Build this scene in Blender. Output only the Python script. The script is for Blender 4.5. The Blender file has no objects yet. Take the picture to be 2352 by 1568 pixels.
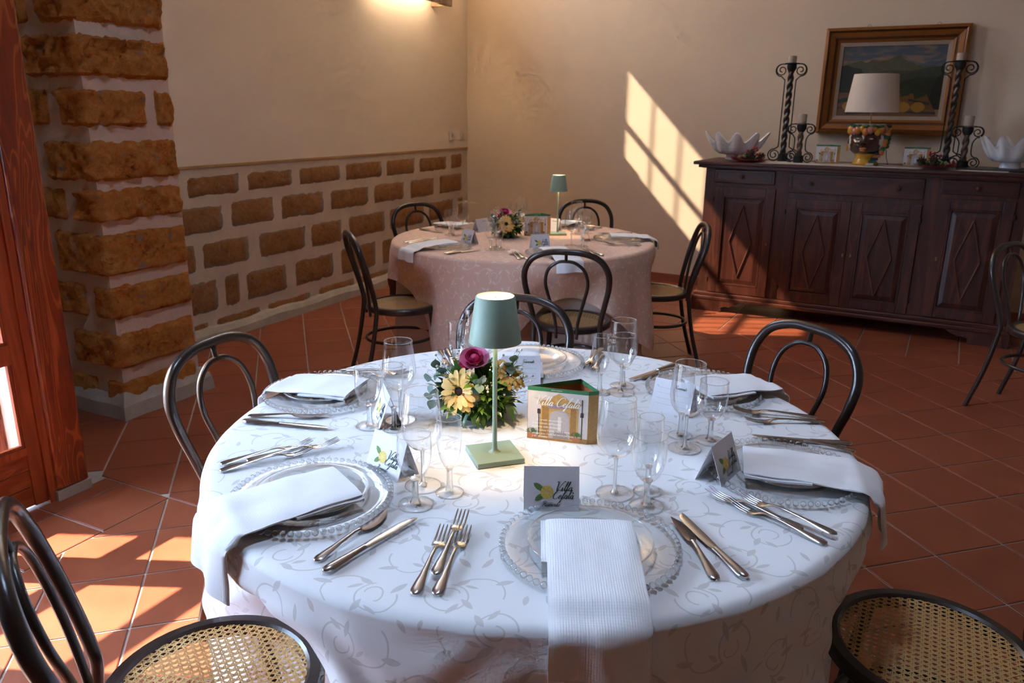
import bpy, bmesh, math, random
import numpy as np
from mathutils import Vector, Matrix

random.seed(7)
SC = bpy.context.scene
COL = SC.collection
PI = math.pi

# ------------------------------------------------------------------ camera
FPX, PITCH, ROLL, EYE = 1794.0, math.radians(16.366), math.radians(-0.633), 1.51
_r = np.array([1.0, 0, 0]); _fw = np.array([0, math.cos(PITCH), -math.sin(PITCH)]); _dn = np.array([0, -math.sin(PITCH), -math.cos(PITCH)])
_R = math.cos(ROLL) * _r + math.sin(ROLL) * _dn
_D = -math.sin(ROLL) * _r + math.cos(ROLL) * _dn
_O = np.array([0, 0, EYE])
cam_d = bpy.data.cameras.new('camera'); cam = bpy.data.objects.new('camera', cam_d); COL.objects.link(cam)
cam_d.sensor_fit = 'HORIZONTAL'; cam_d.sensor_width = 36.0; cam_d.lens = FPX / 2352 * 36
cam_d.clip_start = 0.02; cam_d.clip_end = 200
m = Matrix.Identity(4)
for i in range(3):
    m[i][0] = _R[i]; m[i][1] = -_D[i]; m[i][2] = -_fw[i]; m[i][3] = _O[i]
cam.matrix_world = m
cam_d.dof.use_dof = True; cam_d.dof.focus_distance = 1.75; cam_d.dof.aperture_fstop = 8.0
SC.camera = cam

def ray(px, py): return (px - 1176) / FPX * _R + (py - 784) / FPX * _D + _fw
def at(px, py, z):                       # where the sight line through a photo pixel meets height z
    d = ray(px, py); return _O + (z - EYE) / d[2] * d
def onplane(px, py, p0, n):
    d = ray(px, py); return _O + ((np.asarray(p0) - _O) @ n) / (d @ n) * d
def proj(p):
    v = np.asarray(p) - _O; k = v @ _fw
    return (1176 + FPX * (v @ _R) / k, 784 + FPX * (v @ _D) / k, k)

# ------------------------------------------------------------------ light, sky, exposure
SUN_AZ, SUN_EL = math.radians(92.0), math.radians(43.0)        # the way the sunlight travels
sd = Vector((math.sin(SUN_AZ) * math.cos(SUN_EL), math.cos(SUN_AZ) * math.cos(SUN_EL), -math.sin(SUN_EL)))
sun_d = bpy.data.lights.new('sun', 'SUN'); sun_d.energy = 26.0; sun_d.angle = math.radians(0.6); sun_d.color = (1.0, 0.89, 0.74)
sun = bpy.data.objects.new('sun', sun_d); COL.objects.link(sun)
sun.rotation_euler = sd.to_track_quat('-Z', 'Y').to_euler(); sun.location = (-6, 2, 8)
wd = bpy.data.worlds.new('sky'); SC.world = wd; wd.use_nodes = True
wn = wd.node_tree.nodes; wn.clear()
wo = wn.new('ShaderNodeOutputWorld'); wb = wn.new('ShaderNodeBackground')
wb.inputs[0].default_value = (0.52, 0.70, 1.0, 1); wb.inputs[1].default_value = 31.0
wd.node_tree.links.new(wb.outputs[0], wo.inputs[0])
SC.view_settings.view_transform = 'Standard'; SC.view_settings.look = 'None'
SC.view_settings.gamma = 1.0; SC.view_settings.use_curve_mapping = False
SC.view_settings.exposure = 1.0
cy = SC.cycles
cy.max_bounces = 6; cy.diffuse_bounces = 4; cy.glossy_bounces = 3; cy.transmission_bounces = 5; cy.transparent_max_bounces = 16
cy.use_adaptive_sampling = True; cy.adaptive_threshold = 0.13; cy.adaptive_min_samples = 10
cy.caustics_reflective = False; cy.caustics_refractive = False; cy.sample_clamp_indirect = 6.0; cy.blur_glossy = 0.5
try:
    cy.use_denoising = True; cy.denoiser = 'OPENIMAGEDENOISE'
except Exception:
    pass

# ------------------------------------------------------------------ helpers: materials
MATS = {}
class NT:
    def __init__(s, name):
        s.m = bpy.data.materials.new(name); s.m.use_nodes = True
        s.t = s.m.node_tree; s.t.nodes.clear()
        s.out = s.t.nodes.new('ShaderNodeOutputMaterial')
    def n(s, kind, **kw):
        nd = s.t.nodes.new('ShaderNode' + kind)
        for k, v in kw.items():
            if k.startswith('i_'):
                key = k[2:]; key = int(key) if key.isdigit() else key.replace('_', ' ')
                nd.inputs[key].default_value = v
            else: setattr(nd, k, v)
        return nd
    def l(s, a, b): s.t.links.new(a, b)
    def math(s, op, a, b=None, c=None):
        nd = s.t.nodes.new('ShaderNodeMath'); nd.operation = op
        for i, x in enumerate((a, b, c)):
            if x is None: continue
            if isinstance(x, (int, float)): nd.inputs[i].default_value = x
            else: s.l(x, nd.inputs[i])
        return nd.outputs[0]
    def ramp(s, fac, stops):
        nd = s.t.nodes.new('ShaderNodeValToRGB'); e = nd.color_ramp.elements
        while len(e) < len(stops): e.new(0.5)
        for q, (p, c) in zip(e, stops): q.position = p; q.color = (*c, 1)
        s.l(fac, nd.inputs[0]); return nd.outputs[0]
    def mix(s, fac, a, b, mode='MIX'):
        nd = s.t.nodes.new('ShaderNodeMix'); nd.data_type = 'RGBA'; nd.blend_type = mode
        for x, k in ((fac, 0), (a, 6), (b, 7)):
            if isinstance(x, (int, float)): nd.inputs[k].default_value = x
            elif isinstance(x, tuple): nd.inputs[k].default_value = (*x, 1)
            else: s.l(x, nd.inputs[k])
        return nd.outputs[2]
    def coord(s, what='Object', scale=None):
        tc = s.n('TexCoord'); o = tc.outputs[what]
        if scale is not None:
            mp = s.n('Mapping'); mp.inputs['Scale'].default_value = scale if isinstance(scale, tuple) else (scale,) * 3
            s.l(o, mp.inputs[0]); o = mp.outputs[0]
        return o
    def noise(s, co, scale, detail=4, rough=0.55, dist=0.0):
        nd = s.n('TexNoise', i_Scale=scale, i_Detail=detail, i_Roughness=rough, i_Distortion=dist)
        s.l(co, nd.inputs['Vector']); return nd.outputs[0]
    def bsdf(s, col, rough=0.5, metal=0.0, spec=0.5, **kw):
        b = s.n('BsdfPrincipled')
        b.inputs['Roughness'].default_value = rough if isinstance(rough, (int, float)) else 0.5
        if not isinstance(rough, (int, float)): s.l(rough, b.inputs['Roughness'])
        b.inputs['Metallic'].default_value = metal; b.inputs['Specular IOR Level'].default_value = spec
        if isinstance(col, tuple): b.inputs['Base Color'].default_value = (*col, 1)
        else: s.l(col, b.inputs['Base Color'])
        for k, v in kw.items():
            b.inputs[k.replace('_', ' ')].default_value = v
        s.l(b.outputs[0], s.out.inputs[0]); s.b = b; return b
    def bump(s, h, strength=0.3, dist=0.01):
        nd = s.n('Bump', i_Strength=strength, i_Distance=dist); s.l(h, nd.inputs['Height'])
        s.l(nd.outputs[0], s.b.inputs['Normal'])

def plain(name, col, rough=0.5, metal=0.0, spec=0.5, var=0.12, scale=30.0, **kw):
    if name in MATS: return MATS[name]
    t = NT(name); f = t.noise(t.coord(), scale)
    c = t.mix(f, tuple(x * (1 - var) for x in col), tuple(min(1, x * (1 + var)) for x in col))
    t.bsdf(c, rough, metal, spec, **kw); MATS[name] = t.m; return t.m

def glassy(name, tint=(1, 1, 1), solid=0.0, extra=0.02, rough=0.0, power=3.0, edge=0.9):
    if name in MATS: return MATS[name]
    t = NT(name)
    tr = t.n('BsdfTransparent'); tr.inputs[0].default_value = (*tint, 1)
    gl = t.n('BsdfGlossy', i_Roughness=rough); gl.inputs[0].default_value = (1, 1, 1, 1)
    lw = t.n('LayerWeight', i_Blend=0.5)
    fac = t.math('MINIMUM', t.math('MULTIPLY_ADD', t.math('POWER', lw.outputs['Facing'], power), edge, 0.03 + extra), 1.0)
    mx = t.n('MixShader'); t.l(fac, mx.inputs[0]); t.l(tr.outputs[0], mx.inputs[1]); t.l(gl.outputs[0], mx.inputs[2])
    o = mx.outputs[0]
    if solid > 0:
        g = t.n('BsdfGlass', i_IOR=1.48, i_Roughness=0.0); g.inputs[0].default_value = (*tint, 1)
        m2 = t.n('MixShader'); m2.inputs[0].default_value = solid
        t.l(o, m2.inputs[1]); t.l(g.outputs[0], m2.inputs[2]); o = m2.outputs[0]
    t.l(o, t.out.inputs[0]); MATS[name] = t.m; return t.m

def emit(name, col, strength):
    t = NT(name); e = t.n('Emission', i_Strength=strength); e.inputs[0].default_value = (*col, 1)
    t.l(e.outputs[0], t.out.inputs[0]); MATS[name] = t.m; return t.m

# ------------------------------------------------------------------ helpers: meshes and things
class MB:
    def __init__(s): s.v = []; s.f = []; s.mi = []; s.uv = None; s.flat = set()
    def add(s, vs, fs, mi=0):
        o = len(s.v); s.v.extend([tuple(float(c) for c in v) for v in vs])
        for f in fs: s.f.append([i + o for i in f]); s.mi.append(mi)
        return o
    def box(s, c, size, rz=0.0, mi=0, taper=1.0):
        hx, hy, hz = (x / 2 for x in size); ca, sa = math.cos(rz), math.sin(rz); vs = []
        for z in (-1, 1):
            k = taper if z > 0 else 1.0
            for x, y in ((-1, -1), (1, -1), (1, 1), (-1, 1)):
                X, Y = x * hx * k, y * hy * k
                vs.append((c[0] + X * ca - Y * sa, c[1] + X * sa + Y * ca, c[2] + z * hz))
        s.add(vs, [(3, 2, 1, 0), (4, 5, 6, 7), (0, 1, 5, 4), (1, 2, 6, 5), (2, 3, 7, 6), (3, 0, 4, 7)], mi); return s
    def bbox(s, lo, hi, mi=0): return s.box([(a + b) / 2 for a, b in zip(lo, hi)], [b - a for a, b in zip(lo, hi)], 0, mi)
    def lathe(s, prof, n=24, c=(0, 0, 0), mi=0, squash=(1, 1)):
        vs = []; fs = []; k = len(prof)
        for i in range(n):
            a = 2 * PI * i / n
            for r, z in prof: vs.append((c[0] + r * math.cos(a) * squash[0], c[1] + r * math.sin(a) * squash[1], c[2] + z))
        for i in range(n):
            j = (i + 1) % n
            for q in range(k - 1): fs.append((i * k + q, j * k + q, j * k + q + 1, i * k + q + 1))
        s.add(vs, fs, mi)
        return s
    def disc(s, c, r, n=24, mi=0, z=0):
        s.add([(c[0] + r * math.cos(2 * PI * i / n), c[1] + r * math.sin(2 * PI * i / n), c[2]) for i in range(n)], [tuple(range(n))], mi); return s
    def tube(s, path, rad, n=8, closed=False, mi=0, flat=1.0):
        P = [Vector(p) for p in path]; k = len(P)
        rs = [rad] * k if isinstance(rad, (int, float)) else list(rad)
        vs = []; fs = []; prev = None
        for i in range(k):
            if closed: t = P[(i + 1) % k] - P[i - 1]
            else: t = P[min(i + 1, k - 1)] - P[max(i - 1, 0)]
            t = t.normalized() if t.length > 1e-9 else Vector((0, 0, 1))
            if prev is None:
                ref = Vector((0, 0, 1)) if abs(t.z) < 0.9 else Vector((1, 0, 0))
                a = t.cross(ref).normalized()
            else: a = (prev - t * prev.dot(t)); a = a.normalized() if a.length > 1e-9 else t.orthogonal().normalized()
            prev = a; b = t.cross(a)
            for j in range(n):
                q = 2 * PI * j / n; vs.append(P[i] + a * (rs[i] * math.cos(q)) + b * (rs[i] * flat * math.sin(q)))
        for i in range(k if closed else k - 1):
            i2 = (i + 1) % k
            for j in range(n):
                j2 = (j + 1) % n; fs.append((i * n + j, i * n + j2, i2 * n + j2, i2 * n + j))
        if not closed: fs.append(tuple(range(n))[::-1]); fs.append(tuple((k - 1) * n + j for j in range(n)))
        s.add(vs, fs, mi); return s
    def prism(s, poly, z0, z1, mi=0):
        n = len(poly); s.add([(p[0], p[1], z0) for p in poly] + [(p[0], p[1], z1) for p in poly],
              [tuple(range(n))[::-1], tuple(range(n, 2 * n))] + [(i, (i + 1) % n, n + (i + 1) % n, n + i) for i in range(n)], mi); return s
    def ball(s, c, r, nu=10, nv=6, mi=0, sq=(1, 1, 1)):
        vs = [(c[0], c[1], c[2] - r * sq[2])]
        for i in range(1, nv):
            a = -PI / 2 + PI * i / nv
            for j in range(nu):
                b = 2 * PI * j / nu
                vs.append((c[0] + r * sq[0] * math.cos(a) * math.cos(b), c[1] + r * sq[1] * math.cos(a) * math.sin(b), c[2] + r * sq[2] * math.sin(a)))
        vs.append((c[0], c[1], c[2] + r * sq[2])); fs = []
        for j in range(nu):
            j2 = (j + 1) % nu
            fs.append((0, 1 + j2, 1 + j)); fs.append((len(vs) - 1, 1 + (nv - 2) * nu + j, 1 + (nv - 2) * nu + j2))
            for i in range(nv - 2): fs.append((1 + i * nu + j, 1 + i * nu + j2, 1 + (i + 1) * nu + j2, 1 + (i + 1) * nu + j))
        s.add(vs, fs, mi); return s
    def grid(s, fn, nu, nv, mi=0, cu=False):
        vs = [fn(i / (nu if cu else nu - 1), j / (nv - 1)) for j in range(nv) for i in range(nu)]; fs = []
        for j in range(nv - 1):
            for i in range(nu if cu else nu - 1):
                i2 = (i + 1) % nu; fs.append((j * nu + i, j * nu + i2, (j + 1) * nu + i2, (j + 1) * nu + i))
        s.add(vs, fs, mi); return s
    def xform(s, M, start=0):
        for i in range(start, len(s.v)): s.v[i] = tuple(M @ Vector(s.v[i]))
        return s
    def mesh(s, name, mats, smooth=35, uvs=None):
        me = bpy.data.meshes.new(name); me.from_pydata(s.v, [], s.f)
        for mt in (mats if isinstance(mats, (list, tuple)) else [mats]): me.materials.append(mt)
        if any(s.mi): me.polygons.foreach_set('material_index', s.mi)
        if smooth:
            me.polygons.foreach_set('use_smooth', [True] * len(me.polygons))
            me.set_sharp_from_angle(angle=math.radians(smooth))
        if uvs is not None:
            ul = me.uv_layers.new(name='UVMap')
            li = np.empty(len(me.loops), dtype=np.int32); me.loops.foreach_get('vertex_index', li)
            ul.data.foreach_set('uv', np.asarray(uvs, dtype=np.float32)[li].ravel())
        me.validate(); me.update(); return me
    def build(s, name, mats, parent=None, smooth=35, uvs=None, loc=None, rz=0.0):
        return link(name, s.mesh(name, mats, smooth, uvs), parent, loc, rz)

def link(name, me, parent=None, loc=None, rz=0.0):
    o = bpy.data.objects.new(name, me); COL.objects.link(o)
    if parent is not None: o.parent = parent
    if loc is not None: o.location = Vector([float(c) for c in loc])
    if rz: o.rotation_euler = (0, 0, rz)
    return o
def tag(o, label=None, cat=None, group=None, kind=None):
    if label: o['label'] = label
    if cat: o['category'] = cat
    if group: o['group'] = group
    if kind: o['kind'] = kind
    return o
def thing(name, label, cat, loc=(0, 0, 0), rz=0.0, group=None):
    o = bpy.data.objects.new(name, None); COL.objects.link(o); o.empty_display_size = 0.05
    o.location = Vector([float(c) for c in loc]); o.rotation_euler = (0, 0, rz)
    return tag(o, label, cat, group)
def struct(name, mb=None, mats=None, label=None, smooth=35):
    o = mb.build(name, mats, None, smooth) if mb else link(name, None)
    o['kind'] = 'structure'
    if label: o['label'] = label
    return o
def copy_tree(o, parent=None, **kw):
    c = o.copy(); COL.objects.link(c); c.parent = parent
    for ch in list(o.children): copy_tree(ch, c)
    return c
def place(o, loc, rz=0.0, label=None, group=None):
    o.location = Vector([float(c) for c in loc]); o.rotation_euler = (0, 0, rz)
    if label: o['label'] = label
    if group: o['group'] = group
    return o
def spline(pts, n=6, closed=False):
    P = [Vector(p) for p in pts]; k = len(P); out = []
    for i in range(k if closed else k - 1):
        p0 = P[(i - 1) % k] if closed or i > 0 else P[0] * 2 - P[1]
        p1 = P[i]; p2 = P[(i + 1) % k]
        p3 = P[(i + 2) % k] if closed or i + 2 < k else P[-1] * 2 - P[-2]
        for j in range(n):
            t = j / n
            out.append(0.5 * ((2 * p1) + (p2 - p0) * t + (2 * p0 - 5 * p1 + 4 * p2 - p3) * t * t + (3 * p1 - p0 - 3 * p2 + p3) * t ** 3))
    if not closed: out.append(P[-1])
    return out
def az(deg): a = math.radians(deg); return np.array([math.sin(a), math.cos(a), 0.0])
def clip_poly(poly, p, n):               # keep the side where (x-p).n >= 0
    out = []
    for i in range(len(poly)):
        a, b = np.array(poly[i]), np.array(poly[(i + 1) % len(poly)])
        da, db = (a - p) @ n, (b - p) @ n
        if da >= 0: out.append(tuple(a))
        if da * db < 0: out.append(tuple(a + (b - a) * da / (da - db)))
    return out
def hash01(*a):
    x = math.sin(sum((i + 1) * 127.1 * v for i, v in enumerate(a)) + 31.7) * 43758.5453
    return x - math.floor(x)

def _h3(i, j, k): n = (i * 374761393 + j * 668265263 + k * 2147483647 + 1013) & 0xffffffff; n = ((n ^ (n >> 13)) * 1274126177) & 0xffffffff; return ((n ^ (n >> 16)) & 0xffff) / 65535.0
def vnoise(x, y, z):
    i, j, k = math.floor(x), math.floor(y), math.floor(z); fx, fy, fz = x - i, y - j, z - k
    fx, fy, fz = (a * a * (3 - 2 * a) for a in (fx, fy, fz)); v = 0.0
    for a in (0, 1):
        for b in (0, 1):
            for c in (0, 1): v += _h3(i + a, j + b, k + c) * (fx if a else 1 - fx) * (fy if b else 1 - fy) * (fz if c else 1 - fz)
    return v * 2 - 1
def fbm(x, y, z, o=3):
    v, a = 0.0, 1.0
    for _ in range(o): v += a * vnoise(x, y, z); a *= .55; x, y, z = x * 2.1 + 7, y * 2.1 + 3, z * 2.1 + 5
    return v
# ------------------------------------------------------------------ materials of the room
def m_plaster(name, a, b, bump=0.05):
    t = NT(name); co = t.coord(); f = t.noise(co, 1.3, 6, 0.6); g = t.noise(co, 60, 5, 0.6)
    t.bsdf(t.ramp(f, [(0.3, a), (0.7, b)]), 0.85, 0, 0.25)
    t.bump(t.math('ADD', t.math('MULTIPLY', f, 1.5), t.math('MULTIPLY', g, 0.4)), bump, 0.02); return t.m
M_CREAM = m_plaster('plaster_cream', (0.66, 0.525, 0.385), (0.72, 0.58, 0.43))
M_WHITE = m_plaster('plaster_white', (0.70, 0.59, 0.47), (0.76, 0.65, 0.53))
M_CEIL = m_plaster('plaster_ceiling', (0.62, 0.55, 0.46), (0.68, 0.61, 0.52))
def m_mortar(name, a, b):
    t = NT(name); co = t.coord(); f = t.noise(co, 6, 8, 0.65); g = t.noise(co, 90, 6, 0.7)
    t.bsdf(t.ramp(f, [(0.3, a), (0.7, b)]), 0.9, 0, 0.2)
    t.bump(t.math('ADD', f, t.math('MULTIPLY', g, 0.5)), 0.5, 0.02); return t.m
M_MORTAR = m_mortar('mortar_pinkish', (0.58, 0.40, 0.30), (0.70, 0.51, 0.39))
M_DADO = m_mortar('mortar_beige', (0.56, 0.45, 0.34), (0.67, 0.55, 0.43))
M_SKIRT = m_mortar('plaster_grey_skirting', (0.36, 0.31, 0.25), (0.46, 0.40, 0.33))
def m_tuff(name, dark, mid, light, bump, smear=False):
    t = NT(name); co = t.coord()
    oi = t.n('ObjectInfo'); va = t.n('VectorMath', operation='MULTIPLY_ADD'); t.l(oi.outputs['Random'], va.inputs[0])
    va.inputs[0].default_value = (0, 0, 0)
    cm = t.n('CombineXYZ'); r = t.math('MULTIPLY', oi.outputs['Random'], 37.0)
    for i in range(3): t.l(r, cm.inputs[i])
    ad = t.n('VectorMath', operation='ADD'); t.l(co, ad.inputs[0]); t.l(cm.outputs[0], ad.inputs[1]); v = ad.outputs[0]
    f = t.noise(v, 9, 8, 0.7, 0.6); g = t.noise(v, 38, 8, 0.75, 0.4); p = t.noise(v, 14, 5, 0.6)
    c = t.ramp(t.math('ADD', t.math('MULTIPLY', f, 0.55), t.math('MULTIPLY', g, 0.45)), [(0.34, dark), (0.44, mid), (0.64, light)])
    c = t.mix(t.ramp(p, [(0.60, (0, 0, 0)), (0.72, (1, 1, 1))]), c, (0.42, 0.34, 0.27))
    if smear:                             # mortar dragged over the edges of the block
        gs = t.n('SeparateXYZ'); t.l(t.coord('Generated'), gs.inputs[0])
        e = t.math('MINIMUM', t.math('MULTIPLY', t.math('SUBTRACT', 0.5, t.math('ABSOLUTE', t.math('SUBTRACT', gs.outputs[0], 0.5))), 1.8), t.math('SUBTRACT', 0.5, t.math('ABSOLUTE', t.math('SUBTRACT', gs.outputs[2], 0.5))))
        e = t.math('ADD', e, t.math('MULTIPLY_ADD', g, 0.34, -0.19))
        c = t.mix(t.ramp(e, [(0.06, (1, 1, 1)), (0.13, (0, 0, 0))]), c, (0.40, 0.30, 0.22))
    t.bsdf(c, 0.95, 0, 0.15)
    t.bump(t.math('ADD', f, t.math('MULTIPLY', g, 0.8)), bump, 0.05); t.t.nodes.remove(va); return t.m
M_TUFF = m_tuff('tuff_orange', (0.15, 0.038, 0.008), (0.76, 0.240, 0.042), (0.95, 0.45, 0.12), 1.0)
M_TUFF2 = m_tuff('tuff_brown', (0.15, 0.062, 0.024), (0.42, 0.185, 0.066), (0.54, 0.29, 0.13), 0.9, True)
def m_wood(name, a, b, c, sc=(14, 14, 1.1), rough=0.35, spec=0.5, bump=0.15):
    t = NT(name); co = t.coord('Object', sc)
    f = t.noise(co, 1.6, 5, 0.55, 1.4); wv = t.n('TexWave', i_Scale=1.2, i_Distortion=7.0, i_Detail=3.0); wv.bands_direction = 'X'
    t.l(co, wv.inputs[0]); g = t.math('ADD', t.math('MULTIPLY', wv.outputs['Fac'], 0.55), t.math('MULTIPLY', f, 0.5))
    t.bsdf(t.ramp(g, [(0.2, a), (0.55, b), (0.85, c)]), rough, 0, spec); t.bump(g, bump, 0.004); return t.m
def m_grain(name, a, b, line, sc, rough=0.3, k=16.0):
    t = NT(name); co = t.coord('Object', sc); f = t.noise(co, 1.0, 2.0, 0.45, 0.9); fine = t.noise(t.coord('Object', tuple(v * 7 for v in sc)), 1.0, 4, 0.6)
    s = t.math('SINE', t.math('MULTIPLY', f, k * 6.28)); big = t.noise(co, 0.6, 2)
    c = t.mix(t.ramp(t.math('ADD', t.math('MULTIPLY', big, 0.6), t.math('MULTIPLY', fine, 0.4)), [(0.35, (0, 0, 0)), (0.65, (1, 1, 1))]), a, b)
    c = t.mix(t.ramp(s, [(0.55, (0, 0, 0)), (1.0, (0.5, 0.5, 0.5))]), c, line)
    t.bsdf(c, rough, 0, 0.5); t.bump(t.math('ADD', s, fine), 0.08, 0.003); return t.m
M_POST = m_grain('timber_red_stain', (0.10, 0.014, 0.005), (0.26, 0.040, 0.009), (0.50, 0.13, 0.025), (7, 7, 1.1))
M_DOORW = m_grain('door_timber', (0.17, 0.026, 0.006), (0.32, 0.058, 0.012), (0.40, 0.09, 0.02), (9, 9, 0.8), 0.35, 6.0)
M_BOARD = m_grain('door_board_timber', (0.17, 0.028, 0.007), (0.30, 0.055, 0.012), (0.42, 0.11, 0.025), (1.3, 1.3, 9), 0.35, 8.0)
def m_tile():
    t = NT('terracotta_tile'); co = t.coord(); oi = t.n('ObjectInfo')
    f = t.noise(co, 5, 5, 0.6); g = t.noise(co, 160, 3, 0.6)
    c = t.ramp(f, [(0.3, (0.205, 0.049, 0.021)), (0.7, (0.262, 0.068, 0.029))])
    c = t.mix(t.math('MULTIPLY', oi.outputs['Random'], 0.45), c, (0.18, 0.041, 0.017))
    t.bsdf(c, t.math('MULTIPLY_ADD', f, 0.2, 0.34), 0, 0.4); t.bump(t.math('ADD', f, t.math('MULTIPLY', g, 0.25)), 0.05, 0.01); return t.m
M_TILE = m_tile()
M_GROUT = plain('grout_grey', (0.34, 0.29, 0.26), 0.9, var=0.25, scale=20)
M_PANE = glassy('window_pane', (0.97, 0.98, 0.98), extra=0.0)
M_PANE2 = glassy('window_pane_dimmed', (0.55, 0.54, 0.52), extra=0.0)  # pane tinted to dim its sun patch on the back wall
M_GROUND = plain('terrace_stone', (0.115, 0.105, 0.098), 0.9, var=0.15, scale=3)

# ------------------------------------------------------------------ the room: directions and corners
D0 = at(200, 1115, 0); W = az(26.5); NL = az(116.5)            # glazed door wall: along it, and into the room
L0 = np.array([-2.10, 4.95, 0]); CN = np.array([-0.48, 8.29, 0])
EL = (CN - L0) / np.linalg.norm(CN - L0); NE = np.array([EL[1], -EL[0], 0]); TC = float(np.linalg.norm(CN - L0))
UB = az(119.5); NB = np.array([UB[1], -UB[0], 0])                # back wall: along it, and its normal into the room
ZC = 4.1
def sn(s, n, z=0.0): return D0 + s * W + n * NL + np.array([0, 0, z])
def slab(mb, o, ex, ey, x0, x1, y0, y1, z0, z1, mi=0):
    vs = [o + ex * x + ey * y + np.array([0, 0, z]) for z in (z0, z1) for x, y in ((x0, y0), (x1, y0), (x1, y1), (x0, y1))]
    fl = np.cross(ex, ey)[2] > 0
    fs = [(3, 2, 1, 0), (4, 5, 6, 7), (0, 1, 5, 4), (1, 2, 6, 5), (2, 3, 7, 6), (3, 0, 4, 7)]
    mb.add(vs, fs if fl else [f[::-1] for f in fs], mi); return mb

# floor: grout bed, and every tile its own piece
RP1 = sn(-6.6, -0.2); RP2 = RP1 + NL * 9.7; RP3 = CN + UB * 7.4
fl = MB(); fl.prism([tuple(p[:2]) for p in (sn(-6.9, -0.1), RP1 + NL * 10.3 - W * 0.5, RP3 + UB * 0.8, CN + EL * 0.5 - NE * 0.3, L0 - EL * 2.7 - NE * 0.3, sn(-0.6, -1.6), sn(-0.6, -0.1))], -0.15, -0.004)
floor = struct('floor', fl, M_GROUT, 'terracotta tiled floor laid diagonally with grey joints')
A1, A2, PT = az(74.0), az(164.0), 0.30
ORG = np.array([-1.231, 2.31, 0])
room_poly = [sn(-6.6, 0), RP2, RP3, CN, L0 - EL * 2.3, sn(0, -1.22), sn(0, 0)]
bl_p = np.array([1.5, 5.491]); bl_d = az(119.0)[:2]; bl_n = np.array([bl_d[1], -bl_d[0]])   # towards the camera
cells = []
for i in range(-30, 40):
    for j in range(-26, 30):
        c = ORG + A1 * PT * (i + .5) + A2 * PT * (j + .5)
        poly = [tuple((c + A1 * PT * a + A2 * PT * b)[:2]) for a, b in ((-.5, -.5), (.5, -.5), (.5, .5), (-.5, .5))]
        full = True
        s_, n_ = (c - D0) @ W, (c - D0) @ NL
        pieces = [clip_poly(poly, sn(0.0875, 0)[:2], W[:2]), clip_poly(clip_poly(poly, sn(0.0875, 0)[:2], -W[:2]) or [(0, 0)] * 3, sn(0, 0.386)[:2], NL[:2])]
        if n_ > 0.62 or s_ > 0.32: pieces = [poly]
        for q in pieces:
            if len(q) > 2: q = clip_poly(q, bl_p, bl_n)
            for p0, nn in ((L0[:2], NE[:2]), (RP1[:2], W[:2]), (RP3[:2], -UB[:2])):
                q = clip_poly(q, p0, nn) if len(q) > 2 else []
            if len(q) > 2: cells.append((q, len(q) == 4 and all(abs(a[0] - b[0]) + abs(a[1] - b[1]) < 1e-6 for a, b in zip(q, poly))))
s0 = 0.0875
for k in range(-22, 0):
    for n0, n1 in ((0.106, 0.386), (0.0, 0.106)):
        cells.append(([tuple(sn(s0 + 0.3 * k + a, b)[:2]) for a, b in ((0, n0), (0.3, n0), (0.3, n1), (0, n1))], False))
bp0 = np.array([1.5, 5.491]); back_d = -bl_n
for k in range(-9, 20):
    for r in range(5):
        q = [tuple(bp0 + bl_d * (0.308 * (k + a)) + back_d * (0.3 * (r + b))) for a, b in ((0, 0), (1, 0), (1, 1), (0, 1))]
        q = clip_poly(q, CN[:2], NB[:2])
        if len(q) > 2: q = clip_poly(q, L0[:2], NE[:2])
        if len(q) > 2: cells.append((q, False))
def tile_mb(poly, mb=None, off=(0, 0)):
    P = [np.array(p) for p in poly]; c = sum(P) / len(P); n = len(P)
    area = sum(P[i][0] * P[(i + 1) % n][1] - P[(i + 1) % n][0] * P[i][1] for i in range(n))
    if area < 0: P = P[::-1]
    if abs(area) < 0.004: return None
    def inset(d):
        lines = []
        for i in range(n):
            e = P[(i + 1) % n] - P[i]; L = np.linalg.norm(e)
            if L < 1e-4: return None
            e = e / L; nn = np.array([-e[1], e[0]]); lines.append((P[i] + nn * d, e))
        out = []
        for i in range(n):
            (p, e), (q, g) = lines[i - 1], lines[i]
            den = e[0] * g[1] - e[1] * g[0]
            if abs(den) < 1e-6: out.append(q); continue
            t = ((q[0] - p[0]) * g[1] - (q[1] - p[1]) * g[0]) / den; out.append(p + e * t)
        return out
    a, b = inset(0.0035), inset(0.006)
    if a is None or b is None: return None
    mb = mb or MB()
    mb.add([(p[0] - off[0], p[1] - off[1], -0.012) for p in a] + [(p[0] - off[0], p[1] - off[1], -0.0015) for p in a] + [(p[0] - off[0], p[1] - off[1], 0.0) for p in b],
           [tuple(range(2 * n, 3 * n))] + [(k * n + i, k * n + (i + 1) % n, (k + 1) * n + (i + 1) % n, (k + 1) * n + i) for k in (0, 1) for i in range(n)])
    return mb
ranked = []
for q, full in cells:
    c = sum(np.array(p) for p in q) / len(q); x, y, k = proj((c[0], c[1], 0))
    vis = k > 0.3 and -60 < x < 2412 and 200 < y < 1640
    T1d, T2d = math.hypot(c[0] - 0.052, c[1] - 1.761), math.hypot(c[0] - 0.06, c[1] - 4.83)
    if T1d < 0.6 or T2d < 0.6: vis = False
    # hidden behind the draped front table
    if vis and 470 < x < 1990 and y > 960: vis = False
    ranked.append((vis, -k, q, full, c))
ranked.sort(key=lambda r: (not r[0], -r[1]))
base_me = None; rest = MB(); nt = 0
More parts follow.
